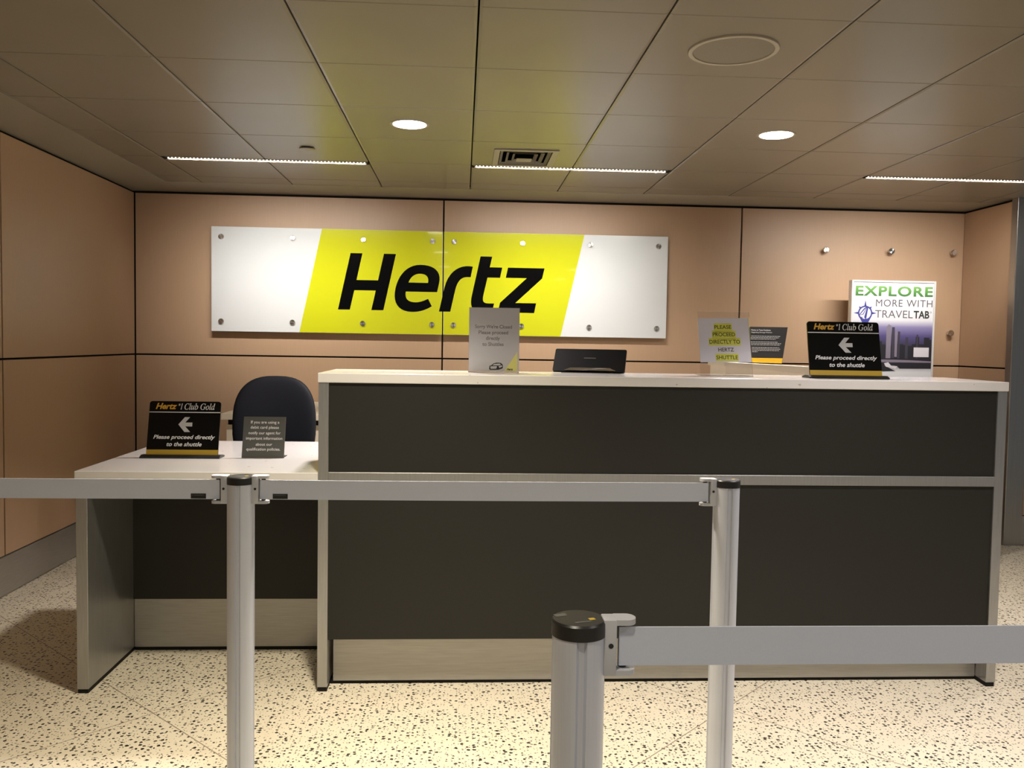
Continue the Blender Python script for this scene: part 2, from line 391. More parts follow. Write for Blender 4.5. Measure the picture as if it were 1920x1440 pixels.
GLY = json.loads('''{"C":[471,[[[257,-10,218,-10,179,-10],[145,-2,117,13,88,28],[65,50,49,78,33,107],[26,140,26,179,26,211],[32,244,46,276,60,308],[78,337,102,365,125,392],[152,415,181,433,227,461],[273,475,321,475,347,475],[377,469,412,457,419,455],[425,453,430,453,440,453],[448,459,453,470,458,470],[462,470,467,470,458,424],[448,378,439,332,435,332],[430,332,425,332,426,336],[426,340,426,343,426,347],[426,350,426,353,425,385],[417,410,400,427,384,444],[360,453,328,453,300,453],[273,445,246,430,219,416],[196,395,174,370,153,344],[136,314,124,281,111,247],[105,212,105,175,105,126],[117,88,140,60,164,33],[196,19,236,19,296,19],[350,47,399,103,403,99],[407,95,412,91,384,57],[354,31,323,15,292,-2]]]],"l":[173,[[[44,-7,32,-7,21,-7],[13,-4,7,2,1,8],[-2,16,-2,26,-2,32],[-1,42,2,54,5,66],[9,81,13,99,42,204],[70,308,98,412,100,420],[101,427,101,433,101,443],[98,450,92,453,86,456],[75,458,58,459,59,463],[59,467,60,471,77,473],[91,475,104,476,116,478],[126,480,134,482,151,485],[161,487,163,487,169,487],[172,485,171,481,170,476],[169,471,168,465,133,338],[98,211,62,84,58,66],[56,55,56,50,56,39],[60,34,68,34,80,34],[98,50,122,82,126,79],[129,75,133,72,114,45],[95,25,77,12,59,-1]]]],"u":[364,[[[72,-8,46,-8,32,-8],[22,-4,15,4,8,12],[4,23,4,38,4,45],[5,56,8,69,10,81],[14,97,19,116,29,153],[40,191,50,228,52,235],[54,241,54,247,55,253],[56,259,56,265,56,274],[53,280,47,283,41,286],[30,287,13,287,14,291],[15,296,15,300,32,302],[47,304,59,306,72,307],[82,309,90,311,107,315],[117,316,119,316,125,316],[128,315,128,312,128,310],[127,307,127,304,126,301],[126,298,125,296,107,233],[89,170,71,107,67,93],[64,82,62,74,60,65],[59,58,59,54,59,39],[66,32,79,32,92,32],[107,40,124,54,141,69],[159,89,177,115,195,140],[212,170,227,203,242,237],[253,272,261,309,279,309],[296,309,314,309,294,237],[275,164,255,92,249,71],[246,56,246,47,246,37],[251,32,260,32,274,32],[292,49,315,84,318,81],[321,78,324,75,292,19],[258,-8,222,-8,200,-8],[189,4,189,27,189,40],[192,58,199,81,206,105],[213,129,220,153,186,99],[155,59,127,32,99,5]]]],"b":[340,[[[111,-8,82,-8,55,-8],[34,-3,18,6,3,15],[-5,25,-5,36,-5,40],[-4,45,-2,50,28,168],[58,286,88,404,90,412],[92,418,92,424,92,429],[93,433,93,437,93,444],[90,449,86,452,81,454],[73,455,61,455,58,455],[54,455,50,455,51,459],[53,463,54,467,69,468],[82,470,94,472,105,474],[115,476,123,479,140,484],[151,487,156,487,162,487],[164,485,163,480,143,404],[123,327,103,251,136,294],[173,316,214,316,241,316],[264,307,280,289,297,272],[306,248,306,218,306,191],[300,164,287,137,275,111],[259,86,238,64,217,43],[193,25,166,12,139,-1]],[[65,9,95,9,120,9],[145,19,168,40,191,60],[210,86,224,119,239,152],[246,183,246,211,246,234],[241,252,230,264,219,277],[204,283,186,283,165,283],[145,274,126,254,108,234],[93,205,83,167,73,133],[64,100,54,66,51,54],[50,45,50,38,50,19]]]],"G":[541,[[[306,-10,245,-10,201,-10],[163,-2,130,13,97,29],[72,51,54,80,36,109],[27,142,27,181,27,214],[34,246,47,278,60,310],[79,340,102,367,125,394],[152,417,181,435,226,461],[274,475,327,475,359,475],[388,469,414,459,427,453],[438,449,447,446,455,443],[461,442,465,442,474,442],[481,444,487,448,492,453],[498,460,503,469,507,469],[511,469,514,469,504,422],[494,375,484,327,480,327],[476,327,472,327,468,367],[453,398,428,420,404,442],[371,453,331,453,289,453],[252,439,218,413,185,387],[158,351,137,306,116,260],[106,216,106,173,106,122],[119,82,146,53,172,25],[208,11,255,11,278,11],[300,16,319,26,338,36],[350,49,354,64,362,95],[370,126,378,158,379,162],[380,167,381,173,382,178],[383,182,383,185,383,197],[378,204,369,208,360,211],[345,213,322,214,323,218],[324,223,325,227,389,227],[454,227,518,227,517,223],[516,218,514,214,498,214],[485,212,476,208,468,204],[460,197,457,188,455,184],[453,178,450,171,448,164],[445,156,443,146,434,109],[425,72,416,35,363,5]]]],"o":[351,[[[139,-8,105,-8,72,-8],[46,2,26,22,6,42],[-4,69,-4,102,-4,128],[2,153,14,178,26,204],[42,227,61,247,81,268],[104,285,128,298,152,310],[177,316,201,316,236,316],[263,306,283,286,304,267],[314,240,314,206,314,184],[309,161,299,138,290,115],[276,93,260,73,243,53],[224,36,203,23,172,2]],[[95,11,113,11,131,11],[149,18,166,32,183,46],[198,63,211,85,224,107],[235,131,243,155,251,180],[255,204,255,226,255,275],[236,299,197,299,176,299],[154,288,132,268,111,247],[93,219,78,183,63,148],[56,115,56,83,56,60],[61,42,71,30,81,18]]]],"d":[355,[[[87,-8,61,-8,39,-8],[22,-1,10,13,-3,28],[-9,48,-9,73,-9,95],[-4,118,5,143,15,169],[28,193,44,217,60,241],[79,261,99,279,115,292],[130,301,146,307,161,313],[177,316,192,316,219,316],[236,309,242,293,253,334],[263,375,273,416,274,419],[274,422,275,426,275,429],[275,433,275,436,275,443],[273,448,268,451,263,453],[255,455,243,455,240,455],[236,455,233,455,234,459],[235,463,236,467,266,469],[289,473,306,479,322,484],[333,487,338,487,343,487],[345,485,345,480,345,478],[344,476,344,473,343,471],[343,469,343,468,308,339],[274,210,240,81,239,73],[237,66,236,60,234,54],[234,49,234,44,234,35],[239,30,250,30,261,30],[280,47,306,81,310,78],[313,75,317,72,296,45],[278,24,263,11,247,-2],[232,-8,217,-8,194,-8],[183,4,183,27,183,44],[189,73,201,112,178,71],[155,41,133,21,111,2]],[[79,28,91,28,102,28],[115,33,127,43,140,54],[153,68,165,85,178,103],[189,122,199,142,209,163],[217,183,223,204,229,224],[232,243,232,259,232,272],[229,282,223,289,217,297],[208,300,198,300,176,300],[154,289,132,268,110,246],[91,216,75,178,59,139],[51,106,51,78,51,62],[55,50,62,41,69,32]]]]}''')

def _fill(curve):
    """filled flat faces of a 2D curve as (verts, faces)"""
    o = bpy.data.objects.new('outline', curve); COL.objects.link(o)
    dg = bpy.context.evaluated_depsgraph_get(); dg.update()
    ev = o.evaluated_get(dg); me = ev.to_mesh()
    vs = [tuple(v.co) for v in me.vertices]; fs = [tuple(p.vertices) for p in me.polygons]
    ev.to_mesh_clear()
    bpy.data.objects.remove(o)
    return vs, fs

def text_shape(body, bold=0.0, shear=0.0, spacing=1.0):
    c = bpy.data.curves.new('text', 'FONT'); c.body = body; c.size = 1.0; c.offset = bold; c.shear = shear
    c.space_character = spacing; c.resolution_u = 4
    r = _fill(c); bpy.data.curves.remove(c)
    return r

def serif_shape(body, bold=0.0):
    c = bpy.data.curves.new('serif', 'CURVE'); c.dimensions = '2D'; c.fill_mode = 'BOTH'; c.resolution_u = 4; c.offset = bold
    x = 0.0
    for ch in body:
        if ch == ' ': x += 170; continue
        adv, spl = GLY[ch]
        for pts in spl:
            s = c.splines.new('BEZIER'); s.bezier_points.add(len(pts) - 1); s.use_cyclic_u = True
            for b, p in zip(s.bezier_points, pts):
                b.handle_left_type = b.handle_right_type = 'FREE'
                b.handle_left = ((x + p[0]) / 1000, p[1] / 1000, 0); b.co = ((x + p[2]) / 1000, p[3] / 1000, 0); b.handle_right = ((x + p[4]) / 1000, p[5] / 1000, 0)
        x += adv
    r = _fill(c); bpy.data.curves.remove(c)
    return r

def poly_shape(loops):
    c = bpy.data.curves.new('poly', 'CURVE'); c.dimensions = '2D'; c.fill_mode = 'BOTH'
    for pts in loops:
        s = c.splines.new('POLY'); s.points.add(len(pts) - 1); s.use_cyclic_u = True
        for q, p in zip(s.points, pts): q.co = (p[0], p[1], 0, 1)
    r = _fill(c); bpy.data.curves.remove(c)
    return r

def lay(bm, shape, pl, u0=None, u1=None, v0=None, v1=None, n=0.0006, fit=True):
    """lay filled faces on a plane, stretched to the box u0..u1 / v0..v1 (v1 None keeps the aspect, centred on v0)"""
    vs, fs = shape
    if not vs: return bm
    xs = [v[0] for v in vs]; ys = [v[1] for v in vs]
    ax, bx, ay, by = min(xs), max(xs), min(ys), max(ys)
    if fit:
        sx = (u1 - u0) / (bx - ax)
        if v1 is None:
            sy = sx; vv0 = v0 - sy * (by - ay) / 2
        else:
            sy = (v1 - v0) / (by - ay); vv0 = v0
        T = lambda x, y: (u0 + (x - ax) * sx, vv0 + (y - ay) * sy)
    else:
        T = lambda x, y: (x, y)
    nv = [bm.verts.new(pl.p(*T(v[0], v[1]), n)) for v in vs]
    for f in fs:
        try: bm.faces.new([nv[i] for i in f])
        except ValueError: pass
    return bm

def arc(cx, cy, rx, ry, a0, a1, n=14):
    return [(cx + rx * math.cos(math.radians(a0 + (a1 - a0) * k / n)), cy + ry * math.sin(math.radians(a0 + (a1 - a0) * k / n))) for k in range(n + 1)]

def bez(p0, p1, p2, p3, n=10):
    out = []
    for k in range(n + 1):
        t = k / n; s = 1 - t
        out.append(tuple(s ** 3 * a + 3 * s * s * t * b + 3 * s * t * t * c + t ** 3 * d for a, b, c, d in zip(p0, p1, p2, p3)))
    return out

def area_light(name, parent, loc, size, power, color, normal=(0, 0, -1), spread=math.pi, disk=True, size_y=None):
    ld = bpy.data.lights.new(name, 'AREA'); ld.energy = power; ld.color = color; ld.spread = spread
    if disk: ld.shape = 'DISK'; ld.size = size
    else: ld.shape = 'RECTANGLE'; ld.size = size; ld.size_y = size_y
    o = bpy.data.objects.new(name, ld); COL.objects.link(o)
    z = -Vector(normal).normalized(); x = Vector((1, 0, 0)); y = z.cross(x).normalized(); x = y.cross(z)
    R = Matrix((x, y, z)).transposed().to_4x4()
    R.translation = Vector(loc) - parent.location
    o.parent = parent; o.matrix_basis = R
    return o

# ---------------------------------------------------------------- the setting
X0, X1, Y0 = XL, 5.4, -4.0
bm = bmesh.new(); box(bm, X0 - 0.15, X1, Y0, D + 0.15, -0.1, 0.0); struct('floor', bm, M['terrazzo'])

G = 0.0055   # half of a panel joint
def panel_wall(bm, cells, place, depth=0.02):
    for a0, a1, z0, z1 in cells:
        place(bm, a0 + G, a1 - G, z0 + G, z1 - G, depth)
SEAM = 1.196
ZT = 2.318
# back wall: backing plus panels with dark joints
bm = bmesh.new(); box(bm, XL - 0.15, XR + 0.15, D + 0.02, D + 0.15, 0, 2.45)
nf = len(bm.faces)
for a0, a1 in ((XL, -0.146), (-0.146, 2.010), (2.010, XR)):
    for z0, z1 in ((0.20, SEAM), (SEAM, ZT + G)):
        box(bm, a0 + (G if a0 > XL else 0.006), a1 - (G if a1 < XR else 0.0), D, D + 0.0199, z0 + G, z1 - G, 0.0012, 1)
bm.faces.ensure_lookup_table()
for k, f in enumerate(bm.faces): f.material_index = 0 if k < nf else 1
o = struct('wall_back', bm, [M['reveal'], M['laminate']])
# left wall
bm = bmesh.new(); box(bm, XL - 0.15, XL - 0.02, Y0, D + 0.02, 0, 2.45); nf = len(bm.faces)
ys = [D - 0.004, 4.432, 2.69, 0.948, -0.794, -2.536, Y0]
for a1, a0 in zip(ys, ys[1:]):
    for z0, z1 in ((0.20, SEAM), (SEAM, ZT + G)):
        box(bm, XL - 0.0199, XL, a0 + G, a1 - G, z0 + G, z1 - G, 0.0012, 1)
for k, f in enumerate(bm.faces): f.material_index = 0 if k < nf else 1
struct('wall_left', bm, [M['reveal'], M['laminate']])
bm = bmesh.new(); box(bm, XL - 0.0199, XL + 0.004, Y0, D, 0.006, 0.200); struct('baseboard_left', bm, M['base_steel'])
bm = bmesh.new(); box(bm, XL + 0.0, XR - 0.0, D - 0.004, D + 0.0199, 0.006, 0.200); struct('baseboard_back', bm, M['base_steel'])
# right return wall, its steel corner and the wall that faces the camera beyond it
YR = 5.56
bm = bmesh.new(); box(bm, XR + 0.02, XR + 0.06, YR + 0.05, D + 0.02, 0, 2.45); nf = len(bm.faces)
for z0, z1 in ((0.0, SEAM), (SEAM, ZT + G)):
    box(bm, XR, XR + 0.0199, YR + 0.06 + G, D - 0.0005, z0 + G, z1 - G, 0.0012, 1)
for k, f in enumerate(bm.faces): f.material_index = 0 if k < nf else 1
struct('wall_right', bm, [M['reveal'], M['laminate']])
bm = bmesh.new(); box(bm, XR - 0.008, XR + 0.118, YR - 0.008, YR + 0.058, 0.0, 2.40, 0.004)
struct('trim_1', bm, M['column_steel'])
bm = bmesh.new(); box(bm, XR + 0.06, X1, YR + 0.02, YR + 0.15, 0, 2.45); nf = len(bm.faces)
for z0, z1 in ((0.20, SEAM), (SEAM, ZT + G)):
    box(bm, XR + 0.118 + G, X1, YR, YR + 0.0199, z0 + G, z1 - G, 0.0012, 1)
for k, f in enumerate(bm.faces): f.material_index = 0 if k < nf else 1
struct('wall_right_front', bm, [M['reveal'], M['laminate']])
bm = bmesh.new(); box(bm, XR + 0.119, X1, YR - 0.003, YR + 0.0199, 0.004, 0.200); struct('baseboard_right', bm, M['base_steel'])

# ceiling: metal tiles over a black void, plain border along back and left wall
TX, TY, TW = -1.134, 4.416, 0.585
SLOTS = [(-1.719, -0.549), (0.036, 1.206), (2.376, 3.546)]
VENT = (0.165, 0.485, 4.575, 4.975)
GX, GY = 0.0032, 0.0009
bm = bmesh.new()
def tile(x0, x1, y0, y1):
    # folded tray: wide sloping lips along the sides, a fine fold at the ends
    lx, ly = 0.010, 0.003
    rings = []
    for dx, dy, z in ((0, 0, ZC + 0.012), (0, 0, ZC + 0.0025), (lx, ly, ZC)):
        rings.append([bm.verts.new(q) for q in ((x0 + dx, y0 + dy, z), (x1 - dx, y0 + dy, z), (x1 - dx, y1 - dy, z), (x0 + dx, y1 - dy, z))])
    for a, b in zip(rings, rings[1:]):
        for j in range(4): bm.faces.new((a[j], a[(j + 1) % 4], b[(j + 1) % 4], b[j]))
    bm.faces.new(rings[0]); bm.faces.new(rings[-1])
xs = [-1.95] + [TX + k * TW for k in range(-1, 12)]
xs = [x for x in xs if x < X1] + [X1]
ys = [TY + k * TW for k in range(-14, 3)] + [5.79]
for xa, xb in zip(xs, xs[1:]):
    for ya, yb in zip(ys, ys[1:]):
        a0, a1, b0, b1 = xa + GX, xb - GX, ya + GY, yb - GY
        if abs(ya - 5.001) < 0.01 and any(s0 - 0.01 < xa and xb < s1 + 0.01 for s0, s1 in SLOTS): b0 = 5.078
        if a0 < VENT[0] and VENT[1] < a1 and b0 < VENT[2] and VENT[3] < b1:
            v0, v1, w0, w1 = VENT
            for q in ((a0, v0, b0, b1), (v1, a1, b0, b1), (v0, v1, b0, w0), (v0, v1, w1, b1)): box(bm, *q, ZC, ZC + 0.012)
            continue
        tile(a0, a1, b0, b1)
n1 = len(bm.faces)
box(bm, XL - 0.02, -1.95 - 0.0005, Y0, D + 0.02, ZC, ZC + 0.012)
box(bm, -1.95, X1, 5.7905, D + 0.02, ZC, ZC + 0.012)
n2 = len(bm.faces)
box(bm, XL - 0.15, X1, Y0, D + 0.15, ZC + 0.10, ZC + 0.14)
for k, f in enumerate(bm.faces): f.material_index = 0 if k < n1 else (1 if k < n2 else 2)
struct('ceiling', bm, [M['ceiling'], M['border'], M['plenum']])

# ---------------------------------------------------------------- ceiling fittings
def strip(x0, x1, label):
    cx = (x0 + x1) / 2
    t = thing('strip_light', label, 'ceiling light', (cx, 5.04, ZC), 'recessed linear LED strips')
    a, b = 5.006, 5.076
    bm = bmesh.new()
    for q in ((x0 + 0.005, x1 - 0.005, a, a + 0.003, ZC + 0.0005, ZC + 0.05), (x0 + 0.005, x1 - 0.005, b - 0.003, b, ZC + 0.0005, ZC + 0.05),
              (x0 + 0.005, x1 - 0.005, a, b, ZC + 0.047, ZC + 0.05), (x0 + 0.005, x0 + 0.008, a, b, ZC + 0.0005, ZC + 0.05), (x1 - 0.008, x1 - 0.005, a, b, ZC + 0.0005, ZC + 0.05)):
        box(bm, *q)
    obj('housing', bm, M['plenum'], t)
    bm = bmesh.new(); box(bm, x0 + 0.012, x1 - 0.012, 5.050, 5.068, ZC + 0.008, ZC + 0.014)
    obj('light_bar', bm, M['cap_grey'], t)
    n = 55
    base = None
    for k in range(n):
        px = x0 + 0.03 + (x1 - x0 - 0.06) * k / (n - 1)
        if base is None:
            bm = bmesh.new(); bmesh.ops.create_uvsphere(bm, u_segments=8, v_segments=6, radius=0.0032)
            bmesh.ops.translate(bm, verts=bm.verts, vec=(px, 5.057, ZC + 0.006))
            base = obj('led', bm, M['led'], t); px0 = px
        else:
            c = base.copy(); COL.objects.link(c); c.location.x = px - px0
    area_light('strip_lamp', t, (cx, 5.062, ZC + 0.003), x1 - x0 - 0.05, STRIP_POWER, STRIP_COL, (0, 0.87, -0.493), math.radians(STRIP_SPREAD), False, 0.012)
    return t
strip(*SLOTS[0], 'narrow LED strip in the ceiling left of the air vent, by the small dark disc')
strip(*SLOTS[1], 'narrow LED strip in the ceiling directly behind the square air vent')
strip(*SLOTS[2], 'narrow LED strip running out of the right edge of the photo')

def downlight(x, y, label, group=None, power=DOWN_POWER, color=DOWN_COL, spread=DOWN_SPREAD):
    t = thing('downlight', label, 'ceiling light', (x, y, ZC), group)
    bm = bmesh.new()
    lathe(bm, [(0.078, ZC - 0.0005), (0.084, ZC - 0.003), (0.090, ZC - 0.003), (0.092, ZC)], x, y, 48, False)
    obj('trim_ring', bm, M['vent_paint'], t, 40)
    bm = bmesh.new(); lathe(bm, [(0.078, ZC - 0.001), (0.078, ZC - 0.003)], x, y, 48)
    obj('lens', bm, M['lens'], t)
    area_light('downlight_lamp', t, (x, y, ZC - 0.006), 0.15, power, color, (0, 0, -1), math.radians(spread))
    return t
downlight(-0.262, 4.11, 'bright round downlight in the ceiling in front of the yellow wall sign', 'round recessed downlights', spread=104.0)
downlight(1.49, 4.10, 'bright round downlight right of the air vent, below the large speaker disc', 'round recessed downlights', spread=142.0)
downlight(1.53, 2.33, 'round downlight cut off by the top right edge of the photo', 'round recessed downlights', KEY_POWER, HALL_COOL, KEY_SPREAD)
for x, y, c in ((-0.262, 2.36, HALL_WARM), (3.24, 2.36, HALL_COOL), (3.24, 4.10, HALL_COOL), (-0.262, 0.45, HALL_WARM), (1.53, 0.45, HALL_COOL), (-0.262, -1.4, HALL_WARM), (1.53, -1.4, HALL_COOL)):
    downlight(x, y, 'round recessed downlight outside the photo, further out in the hall ceiling', 'round downlights out in the hall', 1.4 * KEY_POWER if y == 2.36 and x < 0 else HALL_POWER, c, KEY_SPREAD if y == 2.36 else 150.0)

# square four-way air vent
v0, v1, w0, w1 = VENT
t = thing('ceiling_vent', 'square metal air vent with nested louvres set in the ceiling', 'vent', ((v0 + v1) / 2, (w0 + w1) / 2, ZC))
bm = bmesh.new()
for q in ((v0 - 0.012, v0 + 0.02, w0 - 0.012, w1 + 0.012), (v1 - 0.02, v1 + 0.012, w0 - 0.012, w1 + 0.012), (v0 + 0.02, v1 - 0.02, w0 - 0.012, w0 + 0.02), (v0 + 0.02, v1 - 0.02, w1 - 0.02, w1 + 0.012)):
    box(bm, *q, ZC - 0.006, ZC - 0.0005, 0.0015, 1)
obj('frame', bm, M['vent_paint'], t)
bm = bmesh.new(); box(bm, v0, v1, w0, w1, ZC + 0.07, ZC + 0.075)
for q in ((v0 - 0.004, v0, w0, w1), (v1, v1 + 0.004, w0, w1), (v0, v1, w0 - 0.004, w0), (v0, v1, w1, w1 + 0.004)): box(bm, *q, ZC + 0.0125, ZC + 0.07)
obj('duct', bm, M['black_gap'], t)
for k, (s, z0, rise) in enumerate(((0.024, -0.003, 0.012), (0.058, -0.003, 0.014), (0.092, -0.003, 0.016))):
    bm = bmesh.new()
    A = [(v0 + s, w0 + s), (v1 - s, w0 + s), (v1 - s, w1 - s), (v0 + s, w1 - s)]
    e = s + 0.016
    B = [(v0 + e, w0 + e), (v1 - e, w0 + e), (v1 - e, w1 - e), (v0 + e, w1 - e)]
    lo = [bm.verts.new((*p, ZC + z0)) for p in A]; hi = [bm.verts.new((*p, ZC + z0 + rise)) for p in B]
    for j in range(4): bm.faces.new((lo[j], lo[(j + 1) % 4], hi[(j + 1) % 4], hi[j]))
    bmesh.ops.solidify(bm, geom=bm.faces[:], thickness=0.002)
    obj('louvre', bm, M['vent_paint'], t)
bm = bmesh.new(); box(bm, v0 + 0.118, v1 - 0.118, w0 + 0.20, w1 - 0.118, ZC - 0.004, ZC - 0.002); obj('center_plate', bm, M['vent_paint'], t)

# round ceiling speaker
sx, sy = 0.915, 2.955
t = thing('ceiling_speaker', 'large round speaker grille flush in a ceiling tile', 'speaker', (sx, sy, ZC))
bm = bmesh.new(); lathe(bm, [(0.136, ZC - 0.0005), (0.137, ZC - 0.006), (0.143, ZC - 0.009), (0.152, ZC - 0.006), (0.153, ZC - 0.0005)], sx, sy, 64, False)
obj('rim', bm, mat('speaker rim paint', (0.36, 0.32, 0.245), 0.5), t, 50)
bm = bmesh.new(); lathe(bm, [(0.1355, ZC - 0.0005), (0.1355, ZC - 0.003), (0.13, ZC - 0.0042)], sx, sy, 64)
obj('grille', bm, M['speaker_mesh'], t, 30)
# sprinkler cover
px, py = -0.838, 4.675
t = thing('sprinkler_cover', 'small flat disc hanging just under the ceiling near the left LED strip', 'sprinkler', (px, py, ZC))
bm = bmesh.new(); lathe(bm, [(0.030, ZC - 0.0005), (0.030, ZC - 0.006)], px, py, 32); obj('collar', bm, M['plenum'], t, 30)
bm = bmesh.new(); lathe(bm, [(0.042, ZC - 0.006), (0.042, ZC - 0.008), (0.040, ZC - 0.009)], px, py, 32); obj('cover_plate', bm, M['ceiling'], t, 30)

# ---------------------------------------------------------------- wall sign
SY = D - 0.054
t = thing('wall_sign', 'long white and yellow wall sign with large black italic lettering', 'sign', (-0.146, D, 1.73))
GAP = -0.1445
ZB, ZTOP = 1.366, 2.093
SX0, SX1 = -1.753, 1.459
panels = []
for a, b in ((SX0, GAP - 0.004), (GAP + 0.004, SX1)):
    bm = bmesh.new(); box(bm, a, b, SY, SY + 0.009, ZB, ZTOP, 0.001, 1)
    panels.append(obj('panel', bm, M['white_panel'], t))
pl = Plane((0, SY, 0), (1, 0, 0), (0, 0, 1))
for pn, pts in ((panels[0], [(-1.146, ZB + 0.001), (GAP - 0.005, ZB + 0.001), (GAP - 0.005, ZTOP - 0.001), (-0.993, ZTOP - 0.001)]),
                (panels[1], [(GAP + 0.005, ZB + 0.001), (0.696, ZB + 0.001), (0.855, ZTOP - 0.001), (GAP + 0.005, ZTOP - 0.001)])):
    bm = bmesh.new(); slab_on(bm, pl, pts, 0.0002, 0.0008)
    f = obj('yellow_field', bm, M['yellow'], pn); f['label'] = 'yellow field'
SH = 0.2147
def sl(pts): return [(x + SH * (z - 1.531), z) for x, z in pts]
letters = [
    [[(-.879, 1.532), (-.796, 1.532), (-.796, 1.669), (-.646, 1.669), (-.646, 1.532), (-.562, 1.532), (-.562, 1.928), (-.646, 1.928), (-.646, 1.741), (-.796, 1.741), (-.796, 1.928), (-.879, 1.928)]],
    [[(-.2145, 1.666)] + bez((-.2145, 1.73), (-.2145, 1.81), (-.275, 1.856), (-.372, 1.856)) + bez((-.372, 1.856), (-.46, 1.856), (-.512, 1.79), (-.512, 1.69))[1:] +
     bez((-.512, 1.69), (-.512, 1.59), (-.46, 1.524), (-.36, 1.524))[1:] + bez((-.36, 1.524), (-.305, 1.524), (-.268, 1.538), (-.229, 1.566))[1:] +
     [(-.2675, 1.618)] + bez((-.2675, 1.618), (-.30, 1.60), (-.325, 1.592), (-.352, 1.592))[1:] + bez((-.352, 1.592), (-.40, 1.592), (-.434, 1.615), (-.434, 1.666))[1:],
     [(-.430, 1.730)] + bez((-.430, 1.730), (-.424, 1.77), (-.40, 1.793), (-.364, 1.793))[1:] + bez((-.364, 1.793), (-.322, 1.793), (-.294, 1.775), (-.293, 1.730))[1:]],
    [[(-.171, 1.530), (-.091, 1.530), (-.0905, 1.69)] + bez((-.0905, 1.69), (-.088, 1.745), (-.07, 1.775), (-.03, 1.776))[1:] + [(-.0026, 1.776), (-.0045, 1.851)] +
     bez((-.0045, 1.851), (-.09, 1.866), (-.167, 1.825), (-.170, 1.70))[1:]],
    [[(.034, 1.924), (.1165, 1.924), (.1165, 1.849), (.205, 1.849), (.2055, 1.776), (.1165, 1.776), (.1165, 1.65)] +
     bez((.1165, 1.65), (.1165, 1.61), (.128, 1.594), (.162, 1.594))[1:] + [(.2057, 1.594), (.2055, 1.5305), (.125, 1.5305)] + bez((.125, 1.5305), (.065, 1.532), (.036, 1.57), (.035, 1.645))[1:]],
    [[(.2457, 1.849), (.5057, 1.849), (.505, 1.777), (.355, 1.600), (.503, 1.600), (.505, 1.531), (.247, 1.531), (.246, 1.600), (.396, 1.777), (.246, 1.777)]],
]
for loops in letters:
    bm = bmesh.new(); lay(bm, poly_shape([sl(l) for l in loops]), pl, n=0.0012, fit=False)
    obj('letter', bm, M['black_print'], t, recalc=False)
def standoff_bm(x, z, y_face):
    bm = bmesh.new()
    lathe_y(bm, [(0.0065, D + 0.0), (0.0065, y_face), (0.0185, y_face), (0.0195, y_face - 0.0015), (0.0195, y_face - 0.008), (0.0175, y_face - 0.011)], x, z, 32)
    return bm
for x in (-1.685, -1.194, -0.705, -0.220, -0.068, 0.415, 0.900, 1.389):
    for z in (2.022, 1.436):
        obj('standoff', standoff_bm(x, z, SY - 0.0002), M['chrome'], t, 40)
# bare standoffs left on the wall
def bare(x, z, label):
    t = thing('standoff_mount', label, 'wall fixing', (x, D, z), 'bare steel standoffs on the wall')
    bm = bmesh.new(); lathe_y(bm, [(0.016, D - 0.0003), (0.016, D - 0.028)], x, z, 28); obj('barrel', bm, M['chrome'], t, 40)
    bm = bmesh.new(); lathe_y(bm, [(0.009, D - 0.028), (0.009, D - 0.034), (0.021, D - 0.034), (0.022, D - 0.036), (0.022, D - 0.044), (0.019, D - 0.047)], x, z, 28); obj('cap', bm, M['chrome'], t, 40)
bare(2.624, 2.026, 'bare steel standoff high on the wall, leftmost of the upper three')
bare(3.113, 2.028, 'bare steel standoff high on the wall, above the travel poster')
bare(3.583, 2.027, 'bare steel standoff high on the wall beside the right corner')
bare(3.583, 1.438, 'bare steel standoff low on the wall, right of the travel poster')
bare(2.624, 1.436, 'bare steel standoff low on the wall, mostly hidden by the black counter sign')

# ---------------------------------------------------------------- cabinet along the back wall, with poster
t = thing('storage_cabinet', 'low cream cabinet with quartz top along the back wall, behind the chair', 'cabinet', (1.1, 5.65, 0))
bm = bmesh.new(); box(bm, -1.39, 3.28, 5.16, D - 0.03, 0.06, 0.806); obj('body', bm, M['cream'], t)
bm = bmesh.new(); box(bm, -1.37, 3.26, 5.19, D - 0.03, 0.0, 0.06); obj('plinth', bm, M['black_gap'], t)
bm = bmesh.new(); box(bm, -1.385, 3.275, 5.175, D - 0.03, 0.806, 0.840); obj('shadow_gap', bm, M['black_gap'], t)
bm = bmesh.new(); box(bm, -1.412, 3.30, 5.116, D - 0.006, 0.840, 0.876, 0.003); obj('top', bm, M['cream'], t)
bm = bmesh.new(); box(bm, -1.0, 2.3, D - 0.03, D - 0.008, 0.876, 0.945, 0.002); obj('backsplash', bm, M['cream'], t)

PX0, PX1, PZ0, PZ1, PY = 2.722, 3.332, 0.877, 1.797, 5.915
t = thing('poster', 'tall framed travel poster with green heading standing against the back wall', 'poster', ((PX0 + PX1) / 2, PY + 0.02, PZ0))
bm = bmesh.new()
w = 0.014
for q in ((PX0, PX0 + w, PZ0, PZ1), (PX1 - w, PX1, PZ0, PZ1), (PX0 + w, PX1 - w, PZ0, PZ0 + w), (PX0 + w, PX1 - w, PZ1 - w, PZ1)):
    box(bm, q[0], q[1], PY - 0.006, PY + 0.045, q[2], q[3], 0.002, 1)
obj('frame', bm, M['white_frame'], t)
sky = ramp_print('poster print', [(0.0, (0.62, 0.62, 0.64, 1)), (0.30, (0.62, 0.62, 0.64, 1)), (0.38, (0.02, 0.018, 0.026, 1)), (0.50, (0.035, 0.03, 0.055, 1)), (0.575, (0.075, 0.06, 0.17, 1)), (0.645, (0.22, 0.19, 0.36, 1)), (0.70, (0.62, 0.61, 0.64, 1)), (1.0, (0.66, 0.66, 0.67, 1))], 0.0, PZ1 - PZ0)
